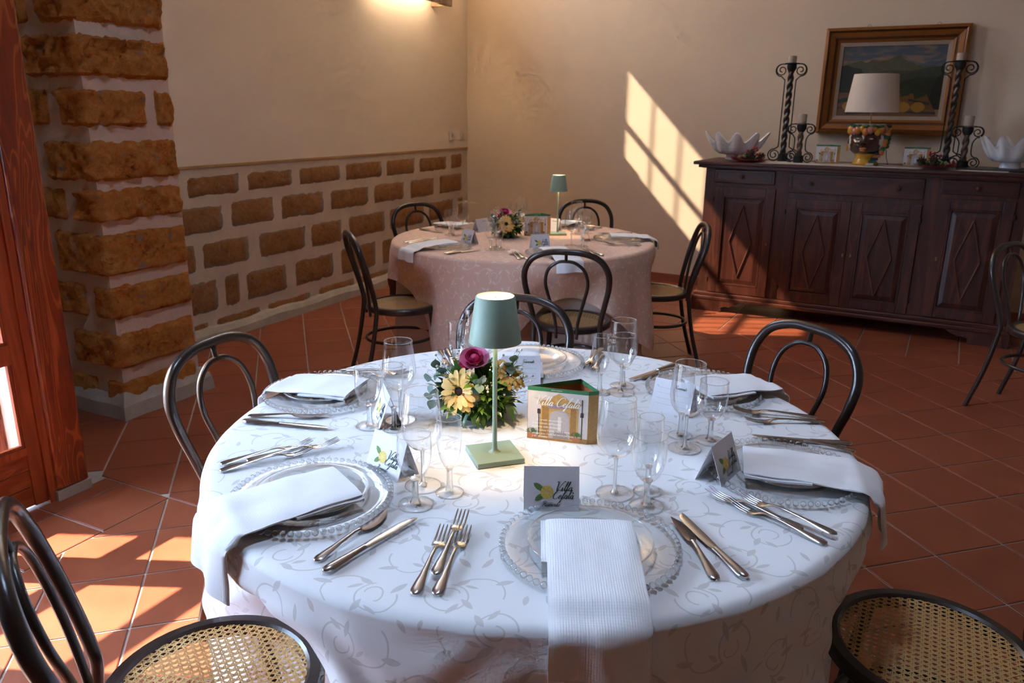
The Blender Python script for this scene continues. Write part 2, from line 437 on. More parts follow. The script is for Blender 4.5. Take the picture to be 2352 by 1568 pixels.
for vis, k, q, full, c in ranked:
    if vis and nt < 298:
        if full:
            if base_me is None: base_me = tile_mb([(p[0] - c[0], p[1] - c[1]) for p in q]).mesh('tile', M_TILE, 0)
            link('tile', base_me, floor, (c[0], c[1], 0)); nt += 1
        else:
            mb = tile_mb(q, None, c)
            if mb: mb.build('tile', M_TILE, floor, 0, loc=(c[0], c[1], 0)); nt += 1
    else: tile_mb(q, rest)
tag(rest.build('tiles_beyond', M_TILE, floor, 0), kind='stuff')

# back wall, right wall, rear wall, ceiling
mb = MB(); slab(mb, CN, UB, NB, -0.4, 7.8, -0.25, 0.0, -0.1, ZC); wall_back = struct('wall_back', mb, M_CREAM, 'cream plastered back wall behind the sideboard', 0)
mb = MB(); slab(mb, CN, UB, NB, 0.0, 7.6, 0.0, 0.012, 0.0, 0.075); struct('baseboard_back', mb, plain('terracotta_skirting', (0.30, 0.09, 0.045), 0.45), 'terracotta skirting along the cream back wall', 0)
def wall_between(name, a, b, label, m=M_CREAM):
    d = (b - a) / np.linalg.norm(b - a); n = np.array([d[1], -d[0], 0]); mb = MB()
    slab(mb, a, d, n, -0.2, np.linalg.norm(b - a) + 0.2, 0.0, 0.25, -0.1, ZC)
    return struct(name, mb, m, label, 0)
wall_between('wall_right', RP2 + (RP3 - RP2) * 0.0, RP3, 'plastered wall out of view beyond the sideboard')
wall_between('wall_rear', RP1, RP2, 'plastered wall behind the viewer')
SKY = (-0.50, 0.10, 1.55, 2.15)               # unseen roof window added for overhead light: s0, s1, n0, n1
mb = MB()
for s0_, s1_, n0_, n1_ in ((-7.2, SKY[0], -1.38, 11.0), (SKY[1], 7.5, -1.38, 11.0), (SKY[0], SKY[1], -1.38, SKY[2]), (SKY[0], SKY[1], SKY[3], 11.0)): slab(mb, D0, W, NL, s0_, s1_, n0_, n1_, ZC, ZC + 0.12)
struct('ceiling', mb, M_CEIL, 'plain plastered ceiling with an added roof window for light', 0)
w2 = link('added_roof_window', None); w2['kind'] = 'structure'; w2['label'] = 'added roof window, unseen, lighting the front table from above'
for nm, m_, (s0_, s1_, n0_, n1_, za, zb) in (('pane', M_PANE, (SKY[0], SKY[1], SKY[2], SKY[3], .07, .074)), ('frame_bar', M_DOORW, (SKY[0], SKY[0] + .03, SKY[2], SKY[3], .05, .1)), ('frame_bar', M_DOORW, (SKY[1] - .03, SKY[1], SKY[2], SKY[3], .05, .1)), ('frame_bar', M_DOORW, (SKY[0], SKY[1], SKY[2], SKY[2] + .03, .05, .1)), ('frame_bar', M_DOORW, (SKY[0], SKY[1], SKY[3] - .03, SKY[3], .05, .1))):
    q = MB(); slab(q, D0, W, NL, s0_, s1_, n0_, n1_, ZC + za, ZC + zb); q.build(nm, m_, w2, 0)

# left wall: white plaster above, block dado below, high window
ZD = 1.155; WT0, WT1, WZ0, WZ1, WTH = 0.55, TC - 0.86, 2.86, 3.78, 0.15
mb = MB()
slab(mb, L0, EL, NE, -2.6, TC + 0.2, -WTH, 0.0, ZD, WZ0); slab(mb, L0, EL, NE, -2.6, TC + 0.2, -WTH, 0.0, WZ1, ZC)
slab(mb, L0, EL, NE, -2.6, WT0, -WTH, 0.0, WZ0, WZ1); slab(mb, L0, EL, NE, WT1, TC + 0.2, -WTH, 0.0, WZ0, WZ1)
slab(mb, L0, EL, NE, -2.6, TC + 0.2, -WTH, -0.006, -0.1, ZD, 1)
wall_left = struct('wall_left', mb, [M_WHITE, M_DADO], 'white plastered wall with a dado of brown stone blocks', 0)
sk = MB(); N_ = 60
def skf(u, v):
    t = -0.2 + u * (TC + 0.2)
    z, d = [(0.0, 0.05), (0.055, 0.045), (0.085, 0.022), (0.10, -0.01)][int(round(v * 3))]
    return tuple(L0 + EL * t + NE * (d + 0.004 * math.sin(t * 23) * (v > 0)) + np.array([0, 0, z + 0.006 * math.sin(t * 9 + 1) * (v > 0)]))
sk.grid(skf, N_, 4); struct('baseboard_left', sk, M_SKIRT, 'worn grey plaster skirting under the stone blocks', 0)
ln = MB(); slab(ln, L0, EL, NE, -0.5, TC, -0.004, 0.002, ZD - 0.012, ZD + 0.004); struct('trim_1', ln, plain('ochre_line', (0.42, 0.25, 0.09), 0.9, var=0.4, scale=6), 'thin ochre line where plaster meets the blocks', 0)

def stone(q0, q1, z0, z1, pos, proud, rough, seed, nu=None, edge=0.012, fq=26.0, nv=None):
    """a rough block: grid on an unrolled face; pos(q, z, d) gives the point at depth d in front of the wall"""
    rd = random.Random(seed); w_, h_ = q1 - q0, z1 - z0
    nu = nu or max(6, int(w_ / 0.035)); nv = nv or max(5, int(h_ / 0.03)); mb = MB(); vs = []
    nz = lambda a, b: fbm(a * fq, b * fq, seed * 1.7, 3)
    for j in range(nv + 1):
        for i in range(nu + 1):
            u, v = i / nu, j / nv
            q, z = q0 + w_ * u, z0 + h_ * v
            ed = min(u * w_, (1 - u) * w_, v * h_, (1 - v) * h_)
            if ed < 1e-6:
                q += fbm(q * 30, z * 30, seed * 3.1, 2) * edge * 0.45; z += fbm(q * 30 + 50, z * 30, seed * 3.1, 2) * edge * 0.45
                d = -0.004
            else: d = proud * min(1, 0.35 + ed / 0.02) + rough * nz(q, z)
            vs.append(pos(q, z, max(d, 0.0015) if ed > 1e-6 else d))
    nb_ = len(vs)
    fs = [(j * (nu + 1) + i, j * (nu + 1) + i + 1, (j + 1) * (nu + 1) + i + 1, (j + 1) * (nu + 1) + i) for j in range(nv) for i in range(nu)]
    rim = [i for i in range(nu + 1)] + [(j) * (nu + 1) + nu for j in range(1, nv + 1)] + [nv * (nu + 1) + i for i in range(nu - 1, -1, -1)] + [j * (nu + 1) for j in range(nv - 1, 0, -1)]
    mb.add(vs, fs); return mb
def loc_stone(mb):
    c = np.mean(np.array(mb.v), axis=0); mb.v = [tuple(np.array(v) - c) for v in mb.v]; return c
# dado blocks, outlines read off the photograph's wall plane
CR = lambda x, y: (350 + x / 2.851, 300 + y / 2.851)
rows = [((400, 283), (400, 428), [(225, 575), (620, 925), (960, 1238), (1265, 1508), (1533, 1725), (1748, 1932), (1955, 2032)], (355, 310, 285, 258, 246, 231, 210)),
        ((660, 446), (660, 620), [(130, 472), (515, 805), (845, 1130), (1165, 1422), (1452, 1655), (1690, 1850), (1880, 2032)], (580, 530, 497, 452, 421, 380, 360)),
        ((485, 702), (485, 892), [(150, 292), (325, 645), (700, 1012), (1040, 1250), (1288, 1530), (1555, 1785), (1810, 1975), (2000, 2036)], (840, 790, 732, 680, 610, 575, 530, 472)),
        ((750, 888), (750, 1088), [(120, 440), (475, 580), (615, 890), (935, 1195), (1235, 1470), (1505, 1700), (1735, 1900), (1930, 2036)], (1075, 1022, 982, 907, 827, 770, 700, 640)),
        ((570, 1185), (570, 1280), [(200, 380), (415, 720), (755, 1045), (1090, 1330), (1360, 1560), (1590, 1780), (1810, 2000)], (1290, 1222, 1130, 1040, 970, 900, 830))]
k = 0
for top, bot, spans, ys in rows:
    z1 = onplane(*CR(*top), L0, NE)[2]; z0 = onplane(*CR(*bot), L0, NE)[2]
    for (xa, xb), ym in zip(spans, ys):
        ta = float((onplane(*CR(xa, ym + 12), L0, NE) - L0) @ EL); tb = float((onplane(*CR(xb, ym - 12), L0, NE) - L0) @ EL)
        tb = min(tb, TC - 0.03)
        if tb - ta < 0.05: continue
        k += 1
        mb = stone(ta, tb, z0 + random.uniform(-.008, .008), z1 + random.uniform(-.008, .008), lambda q, z, d: tuple(L0 + EL * q + NE * (d - 0.006) + np.array([0, 0, z])), 0.008, 0.005, 100 + k, edge=0.018)
        c = loc_stone(mb); mb.build('brick', M_TUFF2, wall_left, 50, loc=c)

# the stone pillar standing out from that wall
K0 = np.array([-1.954, 3.703, 0]); PW, PD = 0.484, 0.74; ins = 0.012
mb = MB(); slab(mb, K0 + W * ins - NL * ins, W, NL, 0.0, PW - ins, -PD, 0.0, 0.0, ZC)
pillar = struct('wall_pillar', mb, M_MORTAR, 'pillar of big orange stone blocks and pinkish mortar', 0)
def ppos(q, z, d):
    rr = 0.018
    if abs(q) < rr:
        a = (q / rr + 1) / 2 * PI / 2; nn = -W * math.cos(a) + NL * math.sin(a)
        p = K0 + W * rr - NL * rr + nn * (rr - ins)
    elif q > 0: p = K0 + W * q - NL * ins; nn = NL
    else: p = K0 + NL * q + W * ins; nn = -W
    return tuple(p + nn * d + np.array([0, 0, z]))
YC = [957, 739.2, 504.6, 251.5, -22.4, -320]; ZCC = [0, .5, 1, 1.5, 2, 2.5]
zy = lambda y: float(np.interp(-y, [-v for v in YC], ZCC))
prow = [(882, 933, [(-.12, .46), (-.47, -.2)], .006), (775, 847, [(-.33, .475), (-.72, -.42)], .006), (665, 735, [(-.13, .484), (-.5, -.2)], .007), (544, 633, [(-.36, .484), (-.72, -.46)], .005),
        (442, 511, [(-.17, .484), (-.53, -.25)], .011), (328, 414, [(-.33, .484), (-.6, -.42)], .012), (207, 287, [(-.2, .33), (.39, .484), (-.55, -.28)], .012), (78, 169, [(-.38, .484), (-.66, -.45)], .014),
        (-40, 41, [(-.25, .484), (-.58, -.33)], .014), (-160, -75, [(-.35, .484), (-.7, -.43)], .012), (-290, -200, [(-.2, .484), (-.6, -.28)], .012)]
k = 0
for yt, yb, pcs, rg in prow:
    for q0, q1 in pcs:
        k += 1; mb = stone(q0, q1, zy(yb) - .006, zy(yt) + .010, ppos, 0.022, rg * 1.6, 500 + k, edge=0.024, nu=max(12, int((q1 - q0) / 0.014)), nv=max(10, int((zy(yt) - zy(yb)) / 0.014)))
        c = loc_stone(mb); mb.build('brick', M_TUFF, pillar, 50, loc=c)
mb = MB()
def pbase(u, v):
    z, d = [(0.0, 0.045), (0.07, 0.038), (0.10, 0.018), (0.125, 0.002)][int(round(v * 3))]
    pts = [K0 - NL * PD, K0, K0 + W * PW, K0 + W * PW - NL * PD]
    nn = [-W, (NL - W), (NL + W), W]
    x = u * 3; i = min(2, int(x)); fr = x - i
    p = pts[i] * (1 - fr) + pts[i + 1] * fr; n = nn[i] * (1 - fr) + nn[i + 1] * fr
    return tuple(p + n * (d + 0.004 * math.sin(u * 60)) + np.array([0, 0, z + 0.01 * math.sin(u * 41) * (v > 0.4)]))
mb.grid(pbase, 46, 4); mb.build('plinth', M_SKIRT, pillar, 0)

# recess behind the timber post, and the wall that holds the glazed doors
mb = MB(); slab(mb, D0, W, NL, -0.15, -0.03, -1.6, -0.12, -0.1, ZC); struct('wall_recess', mb, M_WHITE, 'plastered return wall hidden behind the timber post', 0)
DOORS = [(-1.31, -0.165), (-2.50, -1.47)]; DH = 2.22  # the second door is unseen, added for fill light
mb = MB()
slab(mb, D0, W, NL, -6.9, 0.0, -0.16, -0.02, DH, ZC); slab(mb, D0, W, NL, -6.9, -2.50, -0.16, -0.02, -0.1, DH)
struct('wall_door_side', mb, M_WHITE, 'plastered wall holding the glazed timber doors', 0)
ZP = [(0.255, 0.59), (0.665, 1.0), (1.08, 1.41), (1.49, 1.82), (1.90, 2.13)]
for di, (sa, sb) in enumerate(DOORS):
    dr = link('door_%d' % (di + 1), None); dr['kind'] = 'structure'; dr['label'] = ['glazed red-stained timber door beside the stone pillar', 'second glazed timber door, unseen, added for fill light', 'third glazed timber door behind the viewer'][di]
    half = (sa + sb) / 2 - (0.0 if di else -0.06)
    def part(nm, s0, s1, n0, n1, z0, z1, m_):
        c = sn((s0 + s1) / 2, (n0 + n1) / 2, 0)
        q = MB(); slab(q, np.zeros(3), W, NL, -(s1 - s0) / 2, (s1 - s0) / 2, -(n1 - n0) / 2, (n1 - n0) / 2, z0, z1)
        return q.build(nm, m_, dr, 0, loc=c)
    if di == 0: leaves = [(-0.675, sb, 0.070, 0.05), (sa, -0.675, 0.085, 0.075)]
    else: leaves = [(half, sb, 0.085, 0.085), (sa, half, 0.085, 0.085)]
    for (l0, l1, wa, wb_) in leaves:
        part('stile', l0, l0 + wa, -0.045, 0.0, 0.01, DH, M_DOORW); part('stile', l1 - wb_, l1, -0.045, 0.0, 0.01, DH, M_DOORW)
        zs = [0.245] + [z for p in ZP for z in p] + [DH]
        part('rail', l0 + wa, l1 - wb_, -0.045, 0.0, 0.225, 0.255, M_DOORW)
        for a, b in zip([p[1] for p in ZP], [p[0] for p in ZP[1:]] + [DH]): part('rail', l0 + wa, l1 - wb_, -0.045, 0.0, a, b, M_DOORW)
        for a, b in ((0.012, 0.088), (0.092, 0.158), (0.162, 0.225)): part('board', l0 + wa, l1 - wb_, -0.038, -0.008, a, b, M_BOARD)
        for a, b in ZP: part('pane', l0 + wa - .005, l1 - wb_ + .005, -0.026, -0.022, a - .005, b + .005, M_PANE)
        for a, b in ZP: 
            for e0, e1, y0, y1 in ((l0 + wa, l0 + wa + .012, a, b), (l1 - wb_ - .012, l1 - wb_, a, b), (l0 + wa, l1 - wb_, a, a + .012)):
                if di == 0 and a < 1.0: part('bead', e0, e1, -0.02, -0.006, y0, y1, M_DOORW)
    if di == 0:
        part('door_frame', -0.165, -0.135, -0.1, 0.012, 0.0, DH + 0.05, M_DOORW)
        pm = MB(); slab(pm, np.zeros(3), W, NL, -0.068, 0.068, -0.08, 0.08, 0.04, ZC); c = sn(-0.068, -0.055)
        po = pm.build('post', M_POST, dr, 0, loc=c); bv = po.modifiers.new('b', 'BEVEL'); bv.width = 0.01; bv.segments = 2
        pm = MB(); slab(pm, np.zeros(3), W, NL, -0.072, 0.071, -0.085, 0.084, -0.01, 0.040); pm.build('footing', M_SKIRT, dr, 0, loc=c)
        part('shutter', -0.375, -0.16, -0.27, -0.235, 0.0, DH + 0.1, M_DOORW)
    part('mullion', sa - 0.155, sa - 0.005, -0.12, 0.03, 0.0, DH + 0.02, M_POST)
# high window in the left wall
w1 = link('window_1', None); w1['kind'] = 'structure'; w1['label'] = 'high barred window out of view in the white wall'
def wpart(nm, t0, t1, d0, d1, z0, z1, m_):
    q = MB(); c = L0 + EL * (t0 + t1) / 2 + NE * (d0 + d1) / 2
    slab(q, np.zeros(3), EL, NE, -(t1 - t0) / 2, (t1 - t0) / 2, -(d1 - d0) / 2, (d1 - d0) / 2, z0, z1); return q.build(nm, m_, w1, 0, loc=c)
M_IRON = plain('iron_dark', (0.02, 0.018, 0.016), 0.55, 0.6)
for t in np.linspace(WT0, WT1, 5): wpart('frame_bar', max(WT0, t - .022), min(WT1, t + .022), -0.10, -0.06, WZ0, WZ1, M_DOORW)
for z in (WZ0 + .02, (WZ0 + WZ1) / 2 - 0.08, WZ1 - .02): wpart('frame_bar', WT0, WT1, -0.10, -0.06, z - .018, z + .018, M_DOORW)
wpart('pane', WT0, WT1, -0.0805, -0.0795, WZ0, WZ1, M_PANE2)
for i in range(17):
    t = WT0 + (WT1 - WT0) * (i + .5) / 17; wpart('bar', t - .006, t + .006, -0.142, -0.130, WZ0, WZ1, M_IRON)
# ground outside the doors
mb = MB(); slab(mb, D0, W, NL, -14, 3, -12, -0.3, -0.4, -0.03); struct('ground_outside', mb, M_GROUND, 'pale stone terrace outside the glazed doors', 0)
mb = MB(); slab(mb, D0, W, NL, -12, -0.2, -9.6, -9.3, -0.4, 1.6); struct('wall_terrace', mb, M_WHITE, 'low pale wall across the terrace', 0)

# daylight openings guide the sky light into the room
def portal(name, c, ex, wz, nrm):
    d = bpy.data.lights.new(name, 'AREA'); d.shape = 'RECTANGLE'; d.size, d.size_y = wz; d.cycles.is_portal = True
    o = bpy.data.objects.new(name, d); COL.objects.link(o)
    z = -Vector(nrm); x = Vector(ex); y = z.cross(x)
    mm = Matrix((x, y, z)).transposed().to_4x4(); mm.translation = Vector(c); o.matrix_world = mm
for i, (sa, sb) in enumerate(DOORS): portal('daylight_door', sn((sa + sb) / 2, -0.06, DH / 2), W, (sb - sa, DH), NL)
portal('daylight_added_roof', sn((SKY[0] + SKY[1]) / 2, (SKY[2] + SKY[3]) / 2, ZC + .02), W, (SKY[1] - SKY[0], SKY[3] - SKY[2]), (0, 0, -1))
portal('daylight_window', L0 + EL * (WT0 + WT1) / 2 - NE * 0.12 + np.array([0, 0, (WZ0 + WZ1) / 2]), EL, (WT1 - WT0, WZ1 - WZ0), NE)

# light switches on the white wall
for i, (px, lab) in enumerate(((1036, 'light switch plate on the white wall, the one farther from the corner'), (1060, 'light switch plate on the white wall, the one next to the corner'))):
    p = onplane(px, 311, L0, NE); t = thing('light_switch', lab, 'switch', p, math.atan2(EL[1], EL[0]), 'light switches on the white wall')
    mw = plain('switch_plastic', (0.62, 0.55, 0.46), 0.4)
    q = MB(); q.bbox((-.04, -.008, -.04), (.04, 0.002, .04)); q.build('plate', mw, t, 0)
    q = MB(); q.bbox((-.012, -.013, -.022), (.012, -.006, .022)); r_ = q.build('rocker', plain('switch_rocker', (0.55, 0.49, 0.42), 0.35), t, 0)
    if i == 0:
        q = MB(); q.bbox((-.003, -.0145, -.012), (.003, -.0125, .012)); q.build('mark', M_IRON, t, 0)
# ------------------------------------------------------------------ tables under their cloths
def damask(name, base, pat, T=0.20, sheen=0.15):
    t = NT(name); uv = t.n('UVMap').outputs[0]
    sc = t.n('VectorMath', operation='SCALE'); sc.inputs[3].default_value = 1.0 / T; t.l(uv, sc.inputs[0])
    nz = t.n('TexNoise', i_Scale=2.2, i_Detail=1.0); t.l(sc.outputs[0], nz.inputs['Vector'])
    dv = t.n('VectorMath', operation='MULTIPLY_ADD'); t.l(nz.outputs['Color'], dv.inputs[0]); dv.inputs[1].default_value = (0.10, 0.10, 0); t.l(sc.outputs[0], dv.inputs[2])
    sp = t.n('SeparateXYZ'); t.l(dv.outputs[0], sp.inputs[0])
    row = t.math('FLOOR', sp.outputs[1]); u2 = t.math('MULTIPLY_ADD', row, 0.5, sp.outputs[0])
    fx = t.math('SUBTRACT', t.math('FRACT', u2), 0.5); fy = t.math('SUBTRACT', t.math('FRACT', sp.outputs[1]), 0.5)
    # every other tile is mirrored so that the scroll does not read as a grid
    par = t.math('MODULO', t.math('ABSOLUTE', t.math('ADD', t.math('FLOOR', u2), 100.0)), 2.0)
    fx = t.math('MULTIPLY', fx, t.math('MULTIPLY_ADD', par, 2.0, -1.0))
    cb = t.n('CombineXYZ'); t.l(fx, cb.inputs[0]); t.l(fy, cb.inputs[1]); p = cb.outputs[0]
    acc = None
    def union(v):
        nonlocal acc
        acc = v if acc is None else t.math('MAXIMUM', acc, v)
    arcs = [(-.22, .20, .175, (.6, -.8), -.12), (-.20, .23, .085, (-.7, .7), -.05), (.21, -.19, .175, (-.6, .8), -.12), (.19, -.22, .085, (.7, -.7), -.05),
            (.05, .26, .21, (.55, .83), .02), (-.06, -.25, .21, (-.55, -.83), .02)]
    for cx_, cy_, r, d, th in arcs:
        ds = t.n('VectorMath', operation='DISTANCE'); t.l(p, ds.inputs[0]); ds.inputs[1].default_value = (cx_, cy_, 0)
        a = t.math('LESS_THAN', t.math('ABSOLUTE', t.math('SUBTRACT', ds.outputs['Value'], r)), 0.0075)
        sb_ = t.n('VectorMath', operation='SUBTRACT'); t.l(p, sb_.inputs[0]); sb_.inputs[1].default_value = (cx_, cy_, 0)
        dt = t.n('VectorMath', operation='DOT_PRODUCT'); t.l(sb_.outputs[0], dt.inputs[0]); dt.inputs[1].default_value = (*d, 0)
        union(t.math('MULTIPLY', a, t.math('GREATER_THAN', dt.outputs['Value'], th)))
    leaves = [(-.40, .30, 2.3, .085, .028), (-.10, .40, .6, .085, .028), (-.02, .34, -.4, .065, .022), (-.06, .10, -.9, .08, .027), (-.17, .05, -2.2, .07, .024),
              (.40, -.30, 5.4, .085, .028), (.10, -.40, 3.7, .085, .028), (.02, -.33, 2.7, .065, .022), (.06, -.09, 2.2, .08, .027), (.17, -.03, .9, .07, .024),
              (.26, .40, .3, .09, .03), (.41, .16, 1.3, .07, .024), (-.26, -.40, 3.4, .09, .03), (-.41, -.15, 4.4, .07, .024)]
    for cx_, cy_, a, L, w_ in leaves:
        mp = t.n('Mapping', vector_type='TEXTURE'); t.l(p, mp.inputs[0])
        mp.inputs['Location'].default_value = (cx_, cy_, 0); mp.inputs['Rotation'].default_value = (0, 0, a); mp.inputs['Scale'].default_value = (L, w_, 1)
        s2 = t.n('SeparateXYZ'); t.l(mp.outputs[0], s2.inputs[0])
        v = t.math('SUBTRACT', t.math('MULTIPLY_ADD', t.math('MULTIPLY', s2.outputs[0], s2.outputs[0]), -1.0, 1.0), t.math('ABSOLUTE', s2.outputs[1]))
        union(t.math('GREATER_THAN', v, 0.0))
    co = t.coord(); g = t.noise(co, 420, 2, 0.5); h = t.noise(co, 5, 4, 0.6)
    fac = t.math('MULTIPLY', acc, t.math('MULTIPLY_ADD', g, 0.35, 0.75))
    c = t.mix(fac, base, pat); c = t.mix(t.math('MULTIPLY', h, 0.12), c, tuple(x * 0.85 for x in base))
    t.bsdf(c, 0.8, 0, 0.2, Sheen_Weight=sheen)
    t.bump(t.math('ADD', t.math('MULTIPLY', g, 0.3), t.math('MULTIPLY', acc, -0.25)), 0.12, 0.002); return t.m
M_CLOTH1 = damask('damask_white', (0.82, 0.82, 0.82), (0.61, 0.595, 0.575))
M_CLOTH2 = damask('damask_warm_lit', (0.76, 0.50, 0.38), (0.87, 0.68, 0.56))  # white cloth; warm floor bounce and damask sheen put into the colour
M_UNDER = plain('cloth_under_warm_lit', (0.66, 0.50, 0.41), 0.85, var=0.05, scale=60)  # white under-cloth with the warm floor bounce in its colour
M_TABLE = plain('table_board', (0.30, 0.2, 0.12), 0.6)

def angd(a, b): return (a - b + 180) % 360 - 180
def drape(center, R, zt, hem, prof, nseg=420, rows=44, uvscale=1.0):
    """a cloth: flat disc, rounded edge, then a fall whose radius prof(deg, depth) gives"""
    mb = MB(); uv = []; vs = []; fs = []
    rads = [0.0, 0.12, 0.25, 0.38, 0.5, 0.6, 0.68, R - 0.035, R - 0.02, R - 0.010]
    vs.append((0, 0, zt)); uv.append((0, 0))
    for r in rads[1:]:
        for i in range(nseg):
            a = 2 * PI * i / nseg; dz = 0.0 if r < R - 0.03 else -(0.0006 if r < R - 0.015 else 0.003)
            vs.append((r * math.cos(a), r * math.sin(a), zt + dz)); uv.append((r * math.cos(a), r * math.sin(a)))
    for j in range(rows):
        f = (j / (rows - 1)) ** 1.25
        for i in range(nseg):
            a = 2 * PI * i / nseg; dg = math.degrees(a); hz = hem(dg)
            z = (zt - 0.012) * (1 - f) + hz * f; dep = zt - z
            r = prof(dg, dep); ru = R + dep
            vs.append((r * math.cos(a), r * math.sin(a), z)); uv.append((ru * math.cos(a), ru * math.sin(a)))
    nr = len(rads) - 1 + rows
    for i in range(nseg): fs.append((0, 1 + i, 1 + (i + 1) % nseg))
    for j in range(nr - 1):
        for i in range(nseg):
            i2 = (i + 1) % nseg; fs.append((1 + j * nseg + i, 1 + (j + 1) * nseg + i, 1 + (j + 1) * nseg + i2, 1 + j * nseg + i2))
    mb.add(vs, fs); return mb, uv
def table(loc, R, zt, label):
    t = thing('round_table', label, 'table', loc, 0, 'round dining tables')
    q = MB(); q.lathe([(0.0001, zt - .03), (R - .02, zt - .03), (R - .015, zt - .008), (0.0001, zt - .006)], 48); q.build('table_top', M_TABLE, t)
    for i in range(4):
        a = PI / 4 + i * PI / 2; q = MB(); q.tube([(0.36 * math.cos(a), 0.36 * math.sin(a), 0), (0.33 * math.cos(a), 0.33 * math.sin(a), zt - .03)], 0.022, 10); q.build('leg', M_TABLE, t)
    return t
T1 = np.array([0.052, 1.761, 0]); T2 = np.array([0.06, 4.83, 0]); ZT = 0.76
table(T1, 0.745, ZT - .004, 'round table under the white patterned cloth in front'); table(T2, 0.79, ZT - .004, 'round table under the patterned cloth behind')
rd1 = random.Random(3)
F1 = [(-158, 5, .03), (-124, 6, .035), (-116, 9, .05), (-103, 5, .028), (-96, 4, .02), (-84, 7, .03), (-66, 6, .032), (-55, 4, .02), (-44, 6, .045), (-36, 3.5, .03), (-8, 6, .04), (8, 5, .03), (60, 8, .05), (118, 8, .05), (180, 7, .045), (-172, 4, .03)]
SEATS1 = [(-140, 21, .21), (-26, 17, .16), (36, 22, .20), (100, 23, .24), (157, 22, .24)]
def prof1(d, dep):
    k = min(1.0, dep / 0.45); k = k * k * (3 - 2 * k)
    r = 0.752 + 0.012 * min(1, dep / 0.06)
    for c, s_, a in F1: r += a * k * math.exp(-(angd(d, c) / s_) ** 2)
    r += (0.004 * math.sin(math.radians(d) * 31 + 1) + 0.0035 * math.sin(math.radians(d) * 53 + dep * 9)) * k
    k2 = min(1.0, max(0.0, (dep - 0.05) / 0.22)); k2 = k2 * k2 * (3 - 2 * k2)
    for c, s_, a in SEATS1: r -= a * k2 * math.exp(-(angd(d, c) / s_) ** 4)
    if 0 < dep < 0.5:
        e = min(1, dep / 0.1) * 0.004 * math.sin(dep * 60 + 4 * math.sin(math.radians(d) * 11)); r += e
    return r
mb, uv = drape(T1, 0.755, ZT, lambda d: 0.07, prof1, 600, 60)
tag(mb.build('tablecloth', M_CLOTH1, None, 0, uv, loc=T1), 'white vine-patterned cloth draped over the front table', 'tablecloth')
for p in bpy.data.objects['tablecloth'].data.polygons: p.use_smooth = True
F2 = [(-165, 6, .03), (-150, 5, .03), (-128, 6, .03), (-112, 7, .05), (-95, 6, .02), (-72, 8, .025), (-50, 6, .03), (-33, 7, .05), (-20, 5, .03), (0, 6, .03), (25, 7, .03), (60, 8, .04), (100, 7, .03), (150, 7, .05)]
SEATS2 = [(-142, 15, .10), (-74, 15, .11), (-8, 15, .11)]
def prof2(d, dep, off=0.0):
    k = min(1.0, dep / 0.5); r = 0.803 - off + 0.010 * min(1, dep / 0.06) + (0.035 * k if off == 0 else 0)
    for c, s_, a in F2: r += a * k * math.exp(-(angd(d, c) / s_) ** 2)
    r += 0.004 * math.sin(math.radians(d) * 37) * k
    k2 = min(1.0, max(0.0, (dep - 0.04) / 0.24)); k2 = k2 * k2 * (3 - 2 * k2)
    for c, s_, a in SEATS2: r -= a * k2 * math.exp(-(angd(d, c) / s_) ** 4)
    return r
hem2 = lambda d: 0.36 - 0.19 * math.cos(math.radians(4 * (d + 116)))
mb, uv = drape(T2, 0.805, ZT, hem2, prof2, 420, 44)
tag(mb.build('tablecloth', M_CLOTH2, None, 60, uv, loc=T2), 'white vine-patterned cloth, coloured as if warmly lit, with hanging corners on the rear table', 'tablecloth')
mb, uv = drape(T2, 0.775, ZT - 0.003, lambda d: 0.05, lambda d, p: prof2(d, p, 0.03) - 0.008, 200, 24)
tag(mb.build('underlay_cloth', M_UNDER, None, 60, uv, loc=T2), 'plain white underlay cloth, coloured as warmly lit, hanging below the rear patterned cloth', 'tablecloth')

# ------------------------------------------------------------------ bentwood chairs
M_CHAIR = plain('chair_black_brown', (0.022, 0.014, 0.011), 0.28, 0.0, 0.6, var=0.3, scale=14)
M_CANE = plain('cane_straw', (0.60, 0.37, 0.135), 0.55, var=0.2, scale=50)
def cane_mesh():
    mb = MB(); R = 0.176; g = 0.0156
    def strip(c, d, off, w, z):
        d = np.array(d) / np.linalg.norm(d); n = np.array([-d[1], d[0]])
        h = R * R - off * off
        if h <= 0: return
        h = math.sqrt(h); a, b = n * off - d * h, n * off + d * h
        mb.add([(*(a - n * w), z), (*(b - n * w), z), (*(b + n * w), z), (*(a + n * w), z)], [(0, 1, 2, 3)])
    k = int(R / g) + 1
    for i in range(-k, k + 1):
        for s in (-1, 1):
            strip(0, (1, 0), i * g + s * 0.0019, 0.0013, 0.4605); strip(0, (0, 1), i * g + s * 0.0019, 0.0013, 0.4597)
    gd = g / math.sqrt(2)
    for i in range(-int(R / gd) - 1, int(R / gd) + 2):
        strip(0, (1, 1), (i + .5) * gd * 1.0, 0.0016, 0.4611); strip(0, (1, -1), (i + .5) * gd, 0.0016, 0.4615)
    return mb
